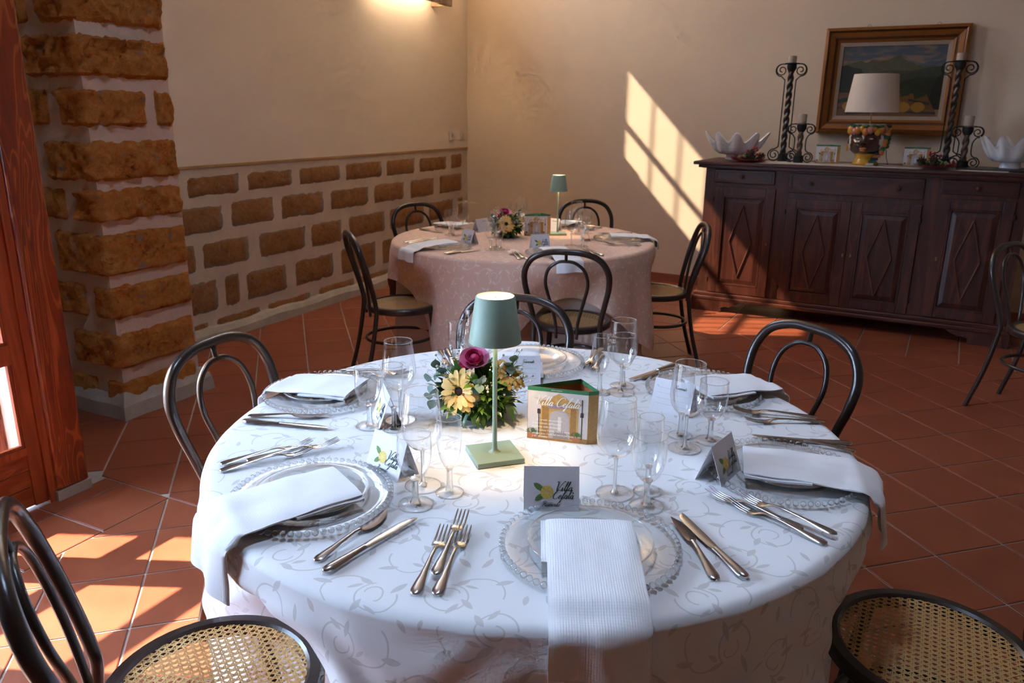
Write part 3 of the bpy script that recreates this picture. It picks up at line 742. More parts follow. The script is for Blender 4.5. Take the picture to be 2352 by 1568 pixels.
def make_chair():
    t = thing('bentwood_chair', 'bentwood chair', 'chair', group='dark bentwood chairs with cane seats')
    half = [(.178, -.285, 0.0), (.172, -.225, .22), (.168, -.19, .43), (.17, -.192, .50), (.190, -.215, .60), (.208, -.24, .69), (.205, -.262, .765), (.165, -.278, .83), (.09, -.287, .862), (0, -.289, .868)]
    pts = [(-x, y, z) for x, y, z in half] + [p for p in half[:-1][::-1]]
    path = spline(pts, 5)
    rad = [0.0125 + 0.003 * min(1, max(0, (p.z - .45) / .3)) for p in path]
    q = MB(); q.tube(path, rad, 10); q.build('back_frame', M_CHAIR, t, 60)
    half = [(.052, -.198, .41), (.058, -.203, .5), (.085, -.222, .61), (.105, -.244, .70), (.09, -.262, .772), (.045, -.273, .812), (0, -.276, .82)]
    pts = [(-x, y, z) for x, y, z in half] + [p for p in half[:-1][::-1]]
    q = MB(); q.tube(spline(pts, 5), 0.0085, 8); q.tube([(0, -.276, .818), (0, -.284, .858)], 0.008, 6); q.build('back_loop', M_CHAIR, t, 60)
    q = MB(); q.lathe([(.172, .435), (.200, .432), (.207, .44), (.207, .458), (.200, .466), (.180, .467), (.174, .462), (.172, .435)], 48); q.build('seat_frame', M_CHAIR, t, 40)
    s_ = tag(cane_mesh().build('seat', M_CANE, t, 0), kind='stuff')
    for s in (-1, 1):
        q = MB(); q.tube(spline([(s * .135, .125, .44), (s * .145, .15, .25), (s * .165, .19, 0)], 5), [0.0145] * 6 + [0.012] * 5, 10); q.build('leg', M_CHAIR, t, 60)
    q = MB(); q.tube([(.175 * math.cos(2 * PI * i / 40), -.02 + .19 * math.sin(2 * PI * i / 40), .27) for i in range(40)], 0.0095, 8, True); q.build('stretcher_ring', M_CHAIR, t, 60)
    return t
chair = make_chair()
CH = [((-0.563, 1.246), 31, 'dark bentwood cane chair beside the sunlit patch of floor'), ((0.87, 1.37), 152, 'dark bentwood cane chair in the shadowed lower right corner'),
      ((-0.591, 2.044), -20, 'bentwood chair tucked behind the front table, nearest the stone pillar'), ((-0.08, 2.48), -110, 'bentwood chair at the far side of the front table behind the lamp'), ((0.69, 2.232), -152, 'bentwood chair at the front table, between it and the sideboard'),
      ((-0.625, 4.33), 22, 'bentwood chair at the rear table, side on before the stone dado'), ((-0.514, 5.431), -48, 'bentwood chair behind the rear table in front of the stone dado'), ((0.61, 5.72), -76, 'bentwood chair behind the rear table against the cream wall'),
      ((0.875, 4.74), 177, 'bentwood chair at the rear table nearest the sideboard'), ((0.315, 4.0), 78, 'bentwood chair at the rear table with its back to the viewer'), ((2.78, 3.86), -57, 'bentwood chair standing alone in front of the sideboard end')]
for i, ((x, y), face, lab) in enumerate(CH):
    o = chair if i == 0 else copy_tree(chair)
    place(o, (x, y, 0), math.radians(face - 90), lab)
# ------------------------------------------------------------------ lettering and flat print
GL = {'V': (.72, [[(0, .92), (.1, 1.0), (.2, .8), (.3, 0), (.58, .7), (.78, 1.02), (.9, .95)]]),
 'i': (.26, [[(0, .1), (.1, .38), (.1, .06), (.17, 0), (.28, .14)], [(.12, .54), (.14, .58)]]),
 'l': (.25, [[(0, .1), (.18, .6), (.22, .95), (.13, .92), (.09, .3), (.13, .02), (.26, .12)]]),
 'a': (.42, [[(.32, .34), (.2, .4), (.05, .22), (.1, .02), (.24, .1), (.33, .38)], [(.33, .38), (.29, .05), (.36, 0), (.44, .12)]]),
 'C': (.62, [[(.6, .78), (.5, .98), (.2, .85), (.02, .4), (.15, .02), (.42, .02), (.62, .2)]]),
 'e': (.33, [[(0, .12), (.25, .28), (.2, .4), (.07, .3), (.08, .05), (.22, 0), (.34, .12)]]),
 'f': (.28, [[(0, .1), (.2, .5), (.34, .95), (.24, 1.0), (.14, .5), (.04, -.35), (-.06, -.4), (0, -.2), (.3, .12)]]),
 'R': (.62, [[(.08, 0), (.18, .5), (.24, .95)], [(0, .75), (.25, 1.0), (.55, .85), (.4, .55), (.18, .5)], [(.25, .5), (.45, .1), (.64, .06)]]),
 's': (.27, [[(0, .1), (.16, .4), (.15, .22), (.2, .07), (.08, 0), (.0, .06)], [(.2, .05), (.28, .12)]]),
 'r': (.3, [[(0, .1), (.1, .42), (.2, .36), (.17, .1), (.22, 0), (.31, .12)]]),
 'v': (.38, [[(0, .3), (.08, .4), (.12, .05), (.19, .02), (.31, .38), (.4, .3)]]),
 't': (.27, [[(0, .1), (.15, .5), (.2, .8)], [(.2, .8), (.1, .1), (.16, 0), (.28, .12)], [(.04, .5), (.3, .52)]]),
 'o': (.34, [[(.28, .36), (.12, .38), (.02, .15), (.14, 0), (.28, .16), (.26, .36), (.36, .3)]]), ' ': (.35, [])}
GL['\u00e0'] = (GL['a'][0], GL['a'][1] + [[(.1, .74), (.25, .56)]])
def script(text, size, wid, slant=.35, x0=0.0, y0=0.0):
    """running-hand lettering drawn as flat ribbons in the xy plane"""
    mb = MB(); x = 0.0
    for ch in text:
        adv, strokes = GL[ch]
        for st in strokes:
            pts = spline([((x + a + b * slant) * size + x0, b * size + y0, 0) for a, b in st], 5)
            vs = []; n = len(pts)
            for i, p in enumerate(pts):
                d = pts[min(i + 1, n - 1)] - pts[max(i - 1, 0)]; d = d.normalized() if d.length > 0 else Vector((1, 0, 0))
                w = wid * (.35 + .65 * max(0.0, -d.y if d.y < 0 else .25)) * size
                nn = Vector((-d.y, d.x, 0)) * w; vs += [p + nn, p - nn]
            mb.add(vs, [(2 * i, 2 * i + 1, 2 * i + 3, 2 * i + 2) for i in range(n - 1)])
        x += adv
    mb.width = x * size; return mb
def text_mb(s, size, shear=0.25, spacing=1.0):
    cu = bpy.data.curves.new('lettering', 'FONT'); cu.body = s; cu.size = size; cu.shear = shear; cu.resolution_u = 2; cu.space_character = spacing
    o = bpy.data.objects.new('lettering', cu); COL.objects.link(o); dg = bpy.context.evaluated_depsgraph_get(); dg.update()
    me = bpy.data.meshes.new_from_object(o.evaluated_get(dg)); mb = MB()
    mb.add([tuple(v.co) for v in me.vertices], [tuple(p.vertices) for p in me.polygons])
    bpy.data.objects.remove(o); bpy.data.curves.remove(cu); bpy.data.meshes.remove(me); return mb
def flat(mb, M, name, mat, parent): return mb.xform(M).build(name, mat, parent, 0)
def poly_mb(pts, z=0.0, thick=0.0):
    mb = MB(); mb.add([(x, y, z) for x, y in pts], [tuple(range(len(pts)))]); return mb

# ------------------------------------------------------------------ tableware
M_GLASS = glassy('glass_thin', (0.975, 0.985, 0.99), 0.0, 0.03, power=2.2, edge=0.75)
M_FOOT = glassy('glass_foot', (0.99, 0.995, 0.995), 0.0, -0.01, power=5.0, edge=0.9)
M_GLASSS = glassy('glass_solid', (0.98, 0.99, 0.99), 0.55, 0.03)
M_PLATE = glassy('glass_plate', (0.985, 0.99, 0.99), 0.0, 0.0, power=4.5, edge=0.6)
def m_steel():
    t = NT('steel_cutlery'); f = t.noise(t.coord(), 90, 3)
    t.bsdf((0.55, 0.55, 0.56), t.math('MULTIPLY_ADD', f, 0.10, 0.16), 1.0); return t.m
M_STEEL = m_steel()
def m_napkin():
    t = NT('napkin_linen'); co = t.coord('UV'); sp = t.n('SeparateXYZ'); t.l(co, sp.inputs[0])
    wv = t.math('SINE', t.math('MULTIPLY', sp.outputs[0], 1500.0)); w2 = t.math('SINE', t.math('MULTIPLY', sp.outputs[1], 1300.0))
    n_ = t.noise(t.coord(), 55, 4, 0.6); sx = t.coord('UV', (330, 14, 1)); n2 = t.noise(sx, 1.0, 3, 0.6)
    h = t.math('ADD', t.math('ADD', t.math('MULTIPLY', wv, 0.25), t.math('MULTIPLY', w2, 0.12)), t.math('MULTIPLY', n2, 1.4))
    c = t.mix(t.math('MULTIPLY', n2, 0.3), (0.87, 0.87, 0.88), (0.74, 0.73, 0.74))
    t.bsdf(c, 0.85, 0, 0.2, Sheen_Weight=0.2); t.bump(h, 0.13, 0.002); return t.m
M_NAP = m_napkin()
M_CARD = plain('card_paper', (0.80, 0.77, 0.80), 0.7, var=0.04, scale=80)
M_INK = plain('ink_dark_green', (0.02, 0.05, 0.035), 0.7)
M_LEAFP = plain('print_leaf_green', (0.13, 0.24, 0.06), 0.7, var=0.2)
M_LEMON = plain('print_lemon', (0.80, 0.56, 0.10), 0.7)
M_LEMONL = plain('print_lemon_line', (0.90, 0.84, 0.62), 0.7)
M_LINE = plain('print_line_grey', (0.30, 0.38, 0.36), 0.7)

def loft(rows, mb=None):
    """rows of (y, half width, z, thickness, x offset)"""
    mb = mb or MB(); vs = []; n = 8
    for y, w, z, t, x in rows:
        for a, b in ((-1, 0), (-.7, .75), (0, 1), (.7, .75), (1, 0), (.7, -.5), (0, -.6), (-.7, -.5)): vs.append((x + w * a, y, z + t * b))
    fs = [(i * n + j, i * n + (j + 1) % n, (i + 1) * n + (j + 1) % n, (i + 1) * n + j) for i in range(len(rows) - 1) for j in range(n)]
    fs += [tuple(range(n))[::-1], tuple(range((len(rows) - 1) * n, len(rows) * n))]
    mb.add(vs, [f[::-1] for f in fs]); return mb
def make_fork():
    t = thing('fork', 'fork', 'fork')
    q = loft([(0, .002, .004, .0016, 0), (.003, .0075, .0045, .002, 0), (.012, .0102, .005, .0022, 0), (.03, .0088, .0062, .0023, 0), (.06, .0055, .0085, .0022, 0), (.10, .0036, .0115, .0022, 0), (.125, .0036, .0118, .0022, 0), (.138, .006, .009, .0018, 0), (.146, .0112, .0058, .0013, 0), (.154, .0128, .0045, .0012, 0), (.162, .0125, .0046, .0011, 0)])
    q.build('handle', M_STEEL, t, 50)
    for i in range(4):
        x = -.0106 + i * .00707; g = loft([(.158, .0022, .0046, .0011, x), (.175, .0019, .0058, .001, x * 1.0), (.19, .0017, .0092, .001, x), (.203, .0014, .0128, .0009, x), (.208, .0006, .0146, .0006, x)]); g.build('tine', M_STEEL, t, 50)
    return t
def make_knife():
    t = thing('dinner_knife', 'knife', 'knife')
    loft([(0, .003, .006, .003, 0), (.004, .0085, .006, .0048, 0), (.016, .0105, .006, .0055, 0), (.05, .0088, .006, .0052, 0), (.088, .0068, .006, .0046, 0), (.096, .0072, .006, .0044, 0)]).build('handle', M_STEEL, t, 50)
    loft([(.094, .0062, .006, .0026, 0), (.104, .0088, .006, .0018, -.0006), (.14, .0098, .006, .0014, -.0008), (.19, .0096, .006, .0011, 0), (.213, .0078, .006, .0009, .0016), (.224, .0045, .006, .0007, .0042), (.228, .001, .006, .0005, .0062)]).build('blade', M_STEEL, t, 50)
    return t
def make_fish():
    t = thing('fish_knife', 'fish knife', 'knife')
    loft([(0, .002, .0035, .0016, 0), (.003, .0075, .0042, .002, 0), (.012, .0098, .0048, .0022, 0), (.03, .0085, .006, .0023, 0), (.06, .0055, .0085, .0022, 0), (.10, .0036, .0115, .0022, 0), (.115, .004, .0105, .002, 0)]).build('handle', M_STEEL, t, 50)
    loft([(.112, .004, .0105, .0016, 0), (.12, .0085, .0078, .0011, .001), (.135, .0112, .0066, .0008, .0018), (.155, .0118, .0066, .0008, .0012), (.172, .0098, .0072, .0008, -.001), (.18, .0082, .0078, .0007, -.003), (.184, .0088, .008, .0007, -.0032), (.192, .0055, .0086, .0006, -.006), (.203, .0008, .0098, .0004, -.0105)]).build('blade', plain('steel_dull', (0.16, 0.14, 0.14), 0.35, 1.0), t, 50)
    return t
def make_charger():
    t = thing('charger_plate', 'charger', 'plate')
    q = MB(); q.lathe([(0.0001, .004), (.085, .004), (.105, .006), (.112, .010), (.150, .012), (.1535, .012), (.1535, .0095), (.113, .0075), (.106, .003), (.085, .001), (.0001, .001)], 72); q.build('plate', M_PLATE, t, 40)
    q = MB(); n = 68
    for i in range(n):
        a = 2 * PI * i / n; q.ball((.1575 * math.cos(a), .1575 * math.sin(a), .0105), .0064, 8, 6)
    tag(q.build('bead_rim', M_GLASSS, t, 80), kind='stuff'); return t
def make_dish():
    t = thing('dessert_plate', 'dish', 'plate')
    q = MB(); q.lathe([(0.0001, .0055), (.068, .0055), (.078, .0075), (.088, .014), (.110, .0185), (.1125, .0182), (.1125, .0165), (.110, .016), (.089, .0115), (.079, .005), (.068, .003), (.0001, .003)], 64); q.build('plate', M_PLATE, t, 40)
    q = MB(); q.tube([(.1122 * math.cos(2 * PI * i / 64), .1122 * math.sin(2 * PI * i / 64), .0175) for i in range(64)], .0016, 6, True); q.build('rim', M_GLASSS, t, 80); return t
def make_glass(nm, cat, bowl, stem, foot, facet=0):
    t = thing(nm, nm, cat)
    q = MB(); q.lathe(bowl, 40); q.build('bowl', M_GLASS, t, 80)
    q = MB(); rz_, zz = bowl[-1]; q.tube([(rz_ * math.cos(2 * PI * i / 40), rz_ * math.sin(2 * PI * i / 40), zz) for i in range(40)], .0007, 6, True); q.build('lip', M_GLASSS, t, 80)
    q = MB(); q.lathe(stem, facet or 16); q.build('stem', M_GLASSS, t, 20 if facet else 60)
    q = MB(); q.lathe(foot, 40); q.build('foot', M_FOOT, t, 40)
    q = MB(); r_ = foot[-2][0]; q.tube([(r_ * math.cos(2 * PI * i / 40), r_ * math.sin(2 * PI * i / 40), .0012) for i in range(40)], .0010, 6, True); q.build('foot_edge', M_GLASSS, t, 80); return t
def mk_wine(): return make_glass('wine_glass', 'glass', [(.0005, .083), (.012, .084), (.022, .089), (.032, .099), (.039, .112), (.042, .128), (.0415, .145), (.039, .168), (.0365, .19), (.0345, .209)],
    [(.0001, .0835), (.006, .083), (.0042, .076), (.0035, .06), (.0035, .02), (.0048, .008), (.009, .0035), (.0001, .003)], [(.0001, .0045), (.010, .0042), (.025, .0026), (.037, .0016), (.0376, .001), (.0001, .0008)])
def mk_goblet(): return make_glass('water_goblet', 'goblet', [(.0005, .056), (.009, .0565), (.016, .060), (.024, .070), (.030, .084), (.0335, .100), (.0342, .116), (.0338, .135), (.0325, .151)],
    [(.0001, .0575), (.011, .057), (.008, .053), (.0065, .047), (.0068, .02), (.0085, .010), (.012, .005), (.0001, .004)], [(.0001, .0065), (.013, .0058), (.024, .0034), (.0335, .0018), (.0342, .001), (.0001, .0008)], 8)
def mk_flute(): return make_glass('champagne_flute', 'glass', [(.0005, .056), (.007, .0565), (.012, .061), (.018, .073), (.0225, .09), (.0248, .11), (.0256, .13), (.0252, .15), (.0246, .165)],
    [(.0001, .0575), (.0085, .057), (.0068, .053), (.0058, .047), (.0062, .02), (.0075, .010), (.010, .005), (.0001, .004)], [(.0001, .0062), (.011, .0055), (.02, .0034), (.0275, .0018), (.0282, .001), (.0001, .0008)], 8)
def make_card():
    t = thing('place_card', 'card', 'card'); w, h, d = .109, .082, .030   # front panel leans back from y=-d to the ridge at y=0
    L = math.hypot(h, d); q = MB(); th = .0005
    for s in (-1, 1):
        q.add([(-w / 2, s * d, 0), (w / 2, s * d, 0), (w / 2, 0, h), (-w / 2, 0, h), (-w / 2, s * (d - .001), 0), (w / 2, s * (d - .001), 0), (w / 2, 0, h - .0016), (-w / 2, 0, h - .0016)],
              [(0, 1, 2, 3), (7, 6, 5, 4), (0, 4, 5, 1), (0, 3, 7, 4), (1, 5, 6, 2)])
    q.build('card', M_CARD, t, 0)
    def face(s, lift):                     # panel coords (x right seen from outside, y up) -> local
        ex = Vector((1, 0, 0)) * (1 if s < 0 else -1); ey = Vector((0, -s * d, h)).normalized(); ez = ex.cross(ey)
        o = Vector((-w / 2 if s < 0 else w / 2, s * d, 0)) + ez * lift
        M = Matrix((ex, ey, ez)).transposed().to_4x4(); M.translation = o; return M
    F = face(-1, .0003)
    def leaf(cx, cy, a, l, b):
        pts = [(-l, 0), (-l * .6, b * .75), (0, b), (l * .6, b * .7), (l, 0), (l * .6, -b * .7), (0, -b), (-l * .6, -b * .75)]
        return [(cx + x * math.cos(a) - y * math.sin(a), cy + x * math.sin(a) + y * math.cos(a)) for x, y in pts]
    q = MB()
    for pp in (leaf(.029, .047, 2.5, .0125, .0058), leaf(.031, .027, 3.75, .0115, .0055)): q.add([(x, y, 0) for x, y in pp], [tuple(range(8))])
    flat(q, F, 'printed_leaf', M_LEAFP, t)
    n = 24; q = MB(); q.add([(.0455 + .0128 * math.cos(2 * PI * i / n), .0365 + .0128 * math.sin(2 * PI * i / n), 0) for i in range(n)], [tuple(range(n))])
    flat(q, face(-1, .0005), 'printed_lemon', M_LEMON, t)
    q = MB()
    for i in range(10):
        a = 2 * PI * i / 10 + .15; c, s_ = math.cos(a), math.sin(a); p = (.0455, .0365)
        q.add([(p[0] + c * .001 - s_ * .0002, p[1] + s_ * .001 + c * .0002, 0), (p[0] + c * .001 + s_ * .0002, p[1] + s_ * .001 - c * .0002, 0), (p[0] + c * .0118 + s_ * .00035, p[1] + s_ * .0118 - c * .00035, 0), (p[0] + c * .0118 - s_ * .00035, p[1] + s_ * .0118 + c * .00035, 0)], [(3, 2, 1, 0)])
    flat(q, face(-1, .0007), 'lemon_segments', M_LEMONL, t)
    flat(script('Villa', .0185, .055, .4, .059, .039), face(-1, .0006), 'lettering', M_INK, t)
    flat(script('Cefal\u00e0', .0175, .055, .4, .056, .024), face(-1, .0006), 'lettering', M_INK, t)
    flat(script('Riservato', .0105, .055, .35, .036, .009), face(-1, .0005), 'lettering', M_INK, t)
    q = MB()
    for y in (.064, .050, .036, .022): q.add([(.012, y, 0), (.098, y, 0), (.098, y + .0004, 0), (.012, y + .0004, 0)], [(0, 1, 2, 3)])
    flat(q, face(1, .0004), 'printed_lines', M_LINE, t)
    flat(script('Riservato', .0105, .05, .35, .056, .0665), face(1, .0004), 'lettering', M_INK, t)
    mb = text_mb('N.', .006, 0); flat(mb.xform(Matrix.Translation((.008, .066, 0))), face(1, .0004), 'lettering', M_LINE, t)
    return t
def make_napkin(inner, outer, hang, w, tuck, seed, cx, cy, zdish=0.0205, R=0.756, skew=0.0, flare=0.0):
    """a folded linen strip from the plate out over the table edge. inner/outer: world points at its two ends on the table"""
    rd = random.Random(seed); a = np.array(inner[:2]); b = np.array(outer[:2]); d = (b - a) / np.linalg.norm(b - a); n = np.array([-d[1], d[0]])
    c = np.array([cx, cy]); L = 0.0
    # distance along d where the strip leaves the table
    tt = 0.0
    while np.linalg.norm(a + d * tt - c) < R and tt < .8: tt += .002
    N = 40; nu = 16; th = .006; mb = MB(); uv = []; vs = []; ph = rd.uniform(0, 6); full = tt + hang
    tts = []
    for j in range(nu + 1):
        o_ = a + n * ((j / nu - .5) * (w + flare * .7)) - c; bq = o_ @ d; tts.append(-bq + math.sqrt(max(0.0, bq * bq - (o_ @ o_) + R * R)))
    for side in (1, 0):
        for i in range(N + 1):
            for j in range(nu + 1):
                s_ = full * i / N; x = (j / nu - .5) * (w + flare * (i / N)); e = abs(j / nu - .5) * 2; tj = tts[j]; arc = .018
                wob = (.0016 * fbm(x * 28, s_ * 16, seed * 2.3, 2) + .0007 * math.sin(s_ * 60 - x * 25 + ph)) * min(1, s_ / .03)
                up = th * (1 - .5 * e ** 6) * side + wob
                if s_ < tj:
                    z = ZT + float(np.interp(s_, [0, .10, .20, .235, .27], [.027, .027, .0205, .0205, .005]))
                    z = max(z, ZT + .005); q = a + d * s_ + n * x; zz = z + max(up, .0003)
                else:
                    ee = s_ - tj
                    qa = min(ee / arc, PI / 2); rest_ = max(0.0, ee - arc * PI / 2)
                    nx_, nz_ = math.sin(qa), math.cos(qa)
                    h_ = arc * math.sin(qa) + rest_ * .10 + (.006 * math.sin(x * 55 + ph) * ee / max(hang, .01) if ee > .02 else 0)
                    q = a + d * (tj + h_ + nx_ * (up + .003)) + n * x; zz = ZT + .005 - arc * (1 - math.cos(qa)) - rest_ + nz_ * up
                q = q + d * (skew * (j / nu - .5) * (1 - i / N))
                vs.append((q[0], q[1], zz)); uv.append((x, s_))
    m1 = (N + 1) * (nu + 1)
    fs = []
    for i in range(N):
        for j in range(nu):
            k = i * (nu + 1) + j; fs.append((k, k + 1, k + nu + 2, k + nu + 1)); fs.append((m1 + k, m1 + k + nu + 1, m1 + k + nu + 2, m1 + k + 1))
    for i in range(N):
        k = i * (nu + 1); fs.append((k, k + nu + 1, m1 + k + nu + 1, m1 + k)); k += nu; fs.append((k, m1 + k, m1 + k + nu + 1, k + nu + 1))
    for j in range(nu): fs.append((j, m1 + j, m1 + j + 1, j + 1)); k = N * (nu + 1) + j; fs.append((k, k + 1, m1 + k + 1, m1 + k))
    mb.add(vs, [f[::-1] for f in fs])
    low = None
    if tuck:
        low = MB(); vs = []; luv = []
        for side in (1, 0):
            for i in range(13):
                s_ = .001 + .135 * i / 12
                for j in range(nu + 1):
                    x = (j / nu - .5) * w * .97 + tuck
                    z = ZT + .0255 - (0 if side else .004) + .0012 * math.sin(x * 60 + s_ * 50)
                    if s_ < .012 and side: z += 0.002
                    q = a + d * s_ + n * x; vs.append((q[0], q[1], z)); luv.append((x, s_))
        m1 = 13 * (nu + 1); fs = []
        for i in range(12):
            for j in range(nu):
                k = i * (nu + 1) + j; fs.append((k, k + 1, k + nu + 2, k + nu + 1)); fs.append((m1 + k, m1 + k + nu + 1, m1 + k + nu + 2, m1 + k + 1))
            k = i * (nu + 1); fs.append((k, k + nu + 1, m1 + k + nu + 1, m1 + k)); k += nu; fs.append((k, m1 + k, m1 + k + nu + 1, k + nu + 1))
        for j in range(nu): fs.append((j, m1 + j, m1 + j + 1, j + 1)); k = 12 * (nu + 1) + j; fs.append((k, k + 1, m1 + k + 1, m1 + k))
        low.add(vs, [f[::-1] for f in fs]); low.uv = luv
    return mb, uv, low
PROTO = dict(fork=make_fork(), knife=make_knife(), fish=make_fish(), charger=make_charger(), dish=make_dish(), wine=mk_wine(), goblet=mk_goblet(), flute=mk_flute(), card=make_card())
USED = set()
def put(kind, loc, rz, label, group):
    o = PROTO[kind] if kind not in USED else copy_tree(PROTO[kind]); USED.add(kind)
    return place(o, loc, rz, label, group)
def put_line(kind, h, tip, z, label, group, L):
    """lay a piece of cutlery from its handle end towards its tip"""
    d = tip - h; a = math.atan2(d[1], d[0]); mid = (h + tip) / 2
    p = mid - np.array([math.cos(a), math.sin(a), 0]) * L / 2; p[2] = z
    put(kind, p, a - PI / 2, label, group)
def napkin(args, label, group):
    mb, uv, low = make_napkin(*args)
    c = np.mean(np.array(mb.v), axis=0); c[2] = ZT
    t = thing('napkin', label, 'napkin', c, 0, group)
    mb.v = [tuple(np.array(v) - c) for v in mb.v]; mb.build('top_fold', M_NAP, t, 70, uv)
    if low: low.v = [tuple(np.array(v) - c) for v in low.v]; low.build('under_fold', M_NAP, t, 70, low.uv)
LEN = dict(fork=.208, knife=.228, fish=.203)
def setting(where, grp, ctr, plate, dishp, nap, forks, knives, glasses, card):
    put('charger', (plate[0], plate[1], ZT + .0005), 0.3 * plate[0] * 10, 'clear beaded glass charger plate, ' + where, 'beaded charger plates, ' + grp)
    put('dish', (dishp[0], dishp[1], ZT + .0045), 0, 'small clear glass plate under the napkin, ' + where, 'small glass plates, ' + grp)
    if nap: napkin(nap, 'folded white linen napkin, ' + where, 'linen napkins, ' + grp)
    for (h, tp, z), nm in zip(forks, ('fork farthest from the plate', 'fork lying between two others', 'fork closest to the plate')): put_line('fork', h, tp, ZT + z, 'steel ' + nm + ', ' + where, 'forks, ' + grp, LEN['fork'])
    for kd, h, tp, z in knives: put_line(kd, h, tp, ZT + z, ('long steel dinner knife, ' if kd == 'knife' else 'short fish knife with dark blade, ') + where, 'knives, ' + grp, LEN[kd])
    nm = dict(wine='tall wide wine glass, ', goblet='short-stemmed water goblet, ', flute='slim flute glass, ')
    for kd, p in glasses: put(kd, (p[0], p[1], ZT + .0003), 0, 'empty ' + nm[kd] + where, 'glasses, ' + grp)
    if card: put('card', (card[0][0], card[0][1], ZT + .0004), card[1], 'folded reserved place card, ' + where, 'place cards, ' + grp)
A_ = lambda x, y, z=.0: at(x, y, ZT + z)
def cardpose(p1, p2):                       # the two ends of the ridge, seen so that the front panel is to the right-hand side
    m_ = (p1 + p2) / 2; d = p2 - p1; return m_, math.atan2(d[1], d[0])
def C_(x1, y1, x2, y2): return cardpose(at(x1, y1, ZT + .082), at(x2, y2, ZT + .082))
GF, GR = 'white front table', 'peach rear table'
z1, z2, z3 = .0006, .0062, .0010
setting('nearest setting on the white table', GF, T1, A_(1354, 1259), A_(1355, 1258),
  (A_(1352, 1206, .02), A_(1372, 1390), .085, .158, -.012, 1, T1[0], T1[1]),
  [(A_(949, 1377), A_(1026.8, 1215), z1), (A_(999, 1334), A_(1065.7, 1189), z2), (A_(1002, 1372), A_(1070, 1221), z3)],
  [('fish', A_(1644, 1335), A_(1553, 1198), z1), ('knife', A_(1712, 1332), A_(1560, 1187), z1)],
  [('wine', A_(1411, 1133)), ('goblet', A_(1484, 1162)), ('flute', A_(1487, 1128))], C_(1205.6, 1070, 1329, 1071.4))
setting('white table setting by the sunlit floor', GF, T1, A_(717, 1145), A_(718, 1143),
  (A_(798, 1112, .02), A_(500, 1215), .11, .15, .012, 2, T1[0], T1[1], .0205, .756, 0.0, .035),
  [(A_(509, 1069), A_(714, 1022), z1), (A_(571, 1066), A_(775, 1026), z2), (A_(509, 1084), A_(717, 1038), z1)],
  [('fish', A_(723, 1293), A_(899, 1180), z1), ('knife', A_(743, 1320), A_(953, 1194), z1)],
  [('wine', A_(972, 1115)), ('goblet', A_(954.6, 1158)), ('flute', A_(1033, 1131))], C_(866, 986, 931, 1014))
setting('white table setting nearest the stone pillar', GF, T1, A_(745, 905), A_(748, 904),
  (A_(822, 897, .02), A_(640, 893), .05, .15, .01, 3, T1[0], T1[1]),
  [(A_(740, 862), A_(935, 868), z1), (A_(770, 858), A_(965, 868), z2), (A_(760, 852), A_(950, 860), z1)],
  [('fish', A_(577, 958), A_(746, 961), z1), ('knife', A_(554, 971), A_(761, 987), z1)],
  [('wine', A_(920, 965)), ('goblet', A_(850, 978)), ('flute', A_(906, 985))], C_(879, 876, 898, 915))
setting('white table setting behind the flowers', GF, T1, A_(1222, 834), A_(1218, 833),
  (A_(1180, 868, .02), A_(1186, 812), .06, .15, -.01, 4, T1[0], T1[1]),
  [(A_(1366, 806), A_(1347, 850), z1), (A_(1380, 808), A_(1352, 846), z2), (A_(1385, 811), A_(1360, 866), z1)],
  [('fish', A_(1010, 806), A_(1030, 850), z1), ('knife', A_(1025, 803), A_(1052, 857), z1)],
  [('wine', A_(1094, 866)), ('goblet', A_(1076, 852)), ('flute', A_(1050, 862))], C_(1240, 817, 1156, 817))
setting('white table setting on the sideboard side', GF, T1, A_(1616, 899), A_(1618, 898),
  (A_(1598, 895, .02), A_(1742, 893), .05, .15, -.012, 5, T1[0], T1[1]),
  [(A_(1866, 961), A_(1690, 946), z1), (A_(1884, 968), A_(1676, 951), z2), (A_(1870, 972), A_(1735, 972), z1)],
  [('fish', A_(1560, 848), A_(1478, 872), z1), ('knife', A_(1552, 840), A_(1448, 876), z1)],
  [('wine', A_(1425, 901)), ('goblet', A_(1429, 886)), ('flute', A_(1377, 901))], C_(1586, 882, 1518, 868))
setting('white table setting nearest the lower right chair', GF, T1, A_(1797, 1088), A_(1800, 1086),
  (A_(1706, 1062, .02), A_(1960, 1112), .10, .145, -.012, 6, T1[0], T1[1], .0205, .756, 0.0, .03),
  [(A_(1843, 1218), A_(1625, 1133), z1), (A_(1897, 1253), A_(1675, 1158), z1), (A_(1918, 1237), A_(1695, 1147), z2)],
  [('fish', A_(1959, 1039), A_(1760, 1010), z1), ('knife', A_(1958, 1025), A_(1726, 1006), z1)],
  [('wine', A_(1572, 1030)), ('goblet', A_(1630, 1012)), ('flute', A_(1562, 1000))], C_(1636, 1026, 1678, 993))
# rear table: same place setting turned about its centre
def rear(where, ang, seed, hang, dr=0.0, nap=True):
    a = math.radians(ang); e = np.array([math.cos(a), math.sin(a), 0]); f_ = np.array([-e[1], e[0], 0])   # e outward, f_ to the diner's right seen facing in is -f_
    o = T2 + np.array([0, 0, ZT]); pl = o + e * (.58 + dr)
    q = lambda r, t: o + e * r + f_ * t
    setting(where, GR, T2, pl, pl, (pl - e * .06, pl + e * .3, hang, .15, .01, seed, T2[0], T2[1], .0205, .806),
      [(q(.70, -.24), q(.50, -.235), z1), (q(.69, -.215), q(.48, -.215), z2), (q(.70, -.195), q(.50, -.195), z1)],
      [('fish', q(.70, .20), q(.50, .20), z1), ('knife', q(.71, .235), q(.48, .225), z1)],
      [('wine', q(.34, .19)), ('goblet', q(.41, .235)), ('flute', q(.36, .255))], (o + e * .385 - f_ * .02, a + PI / 2))
rear('nearest setting on the rear table', -73, 11, .07)
rear('rear table setting at the sideboard side', -1, 12, .06, .02)
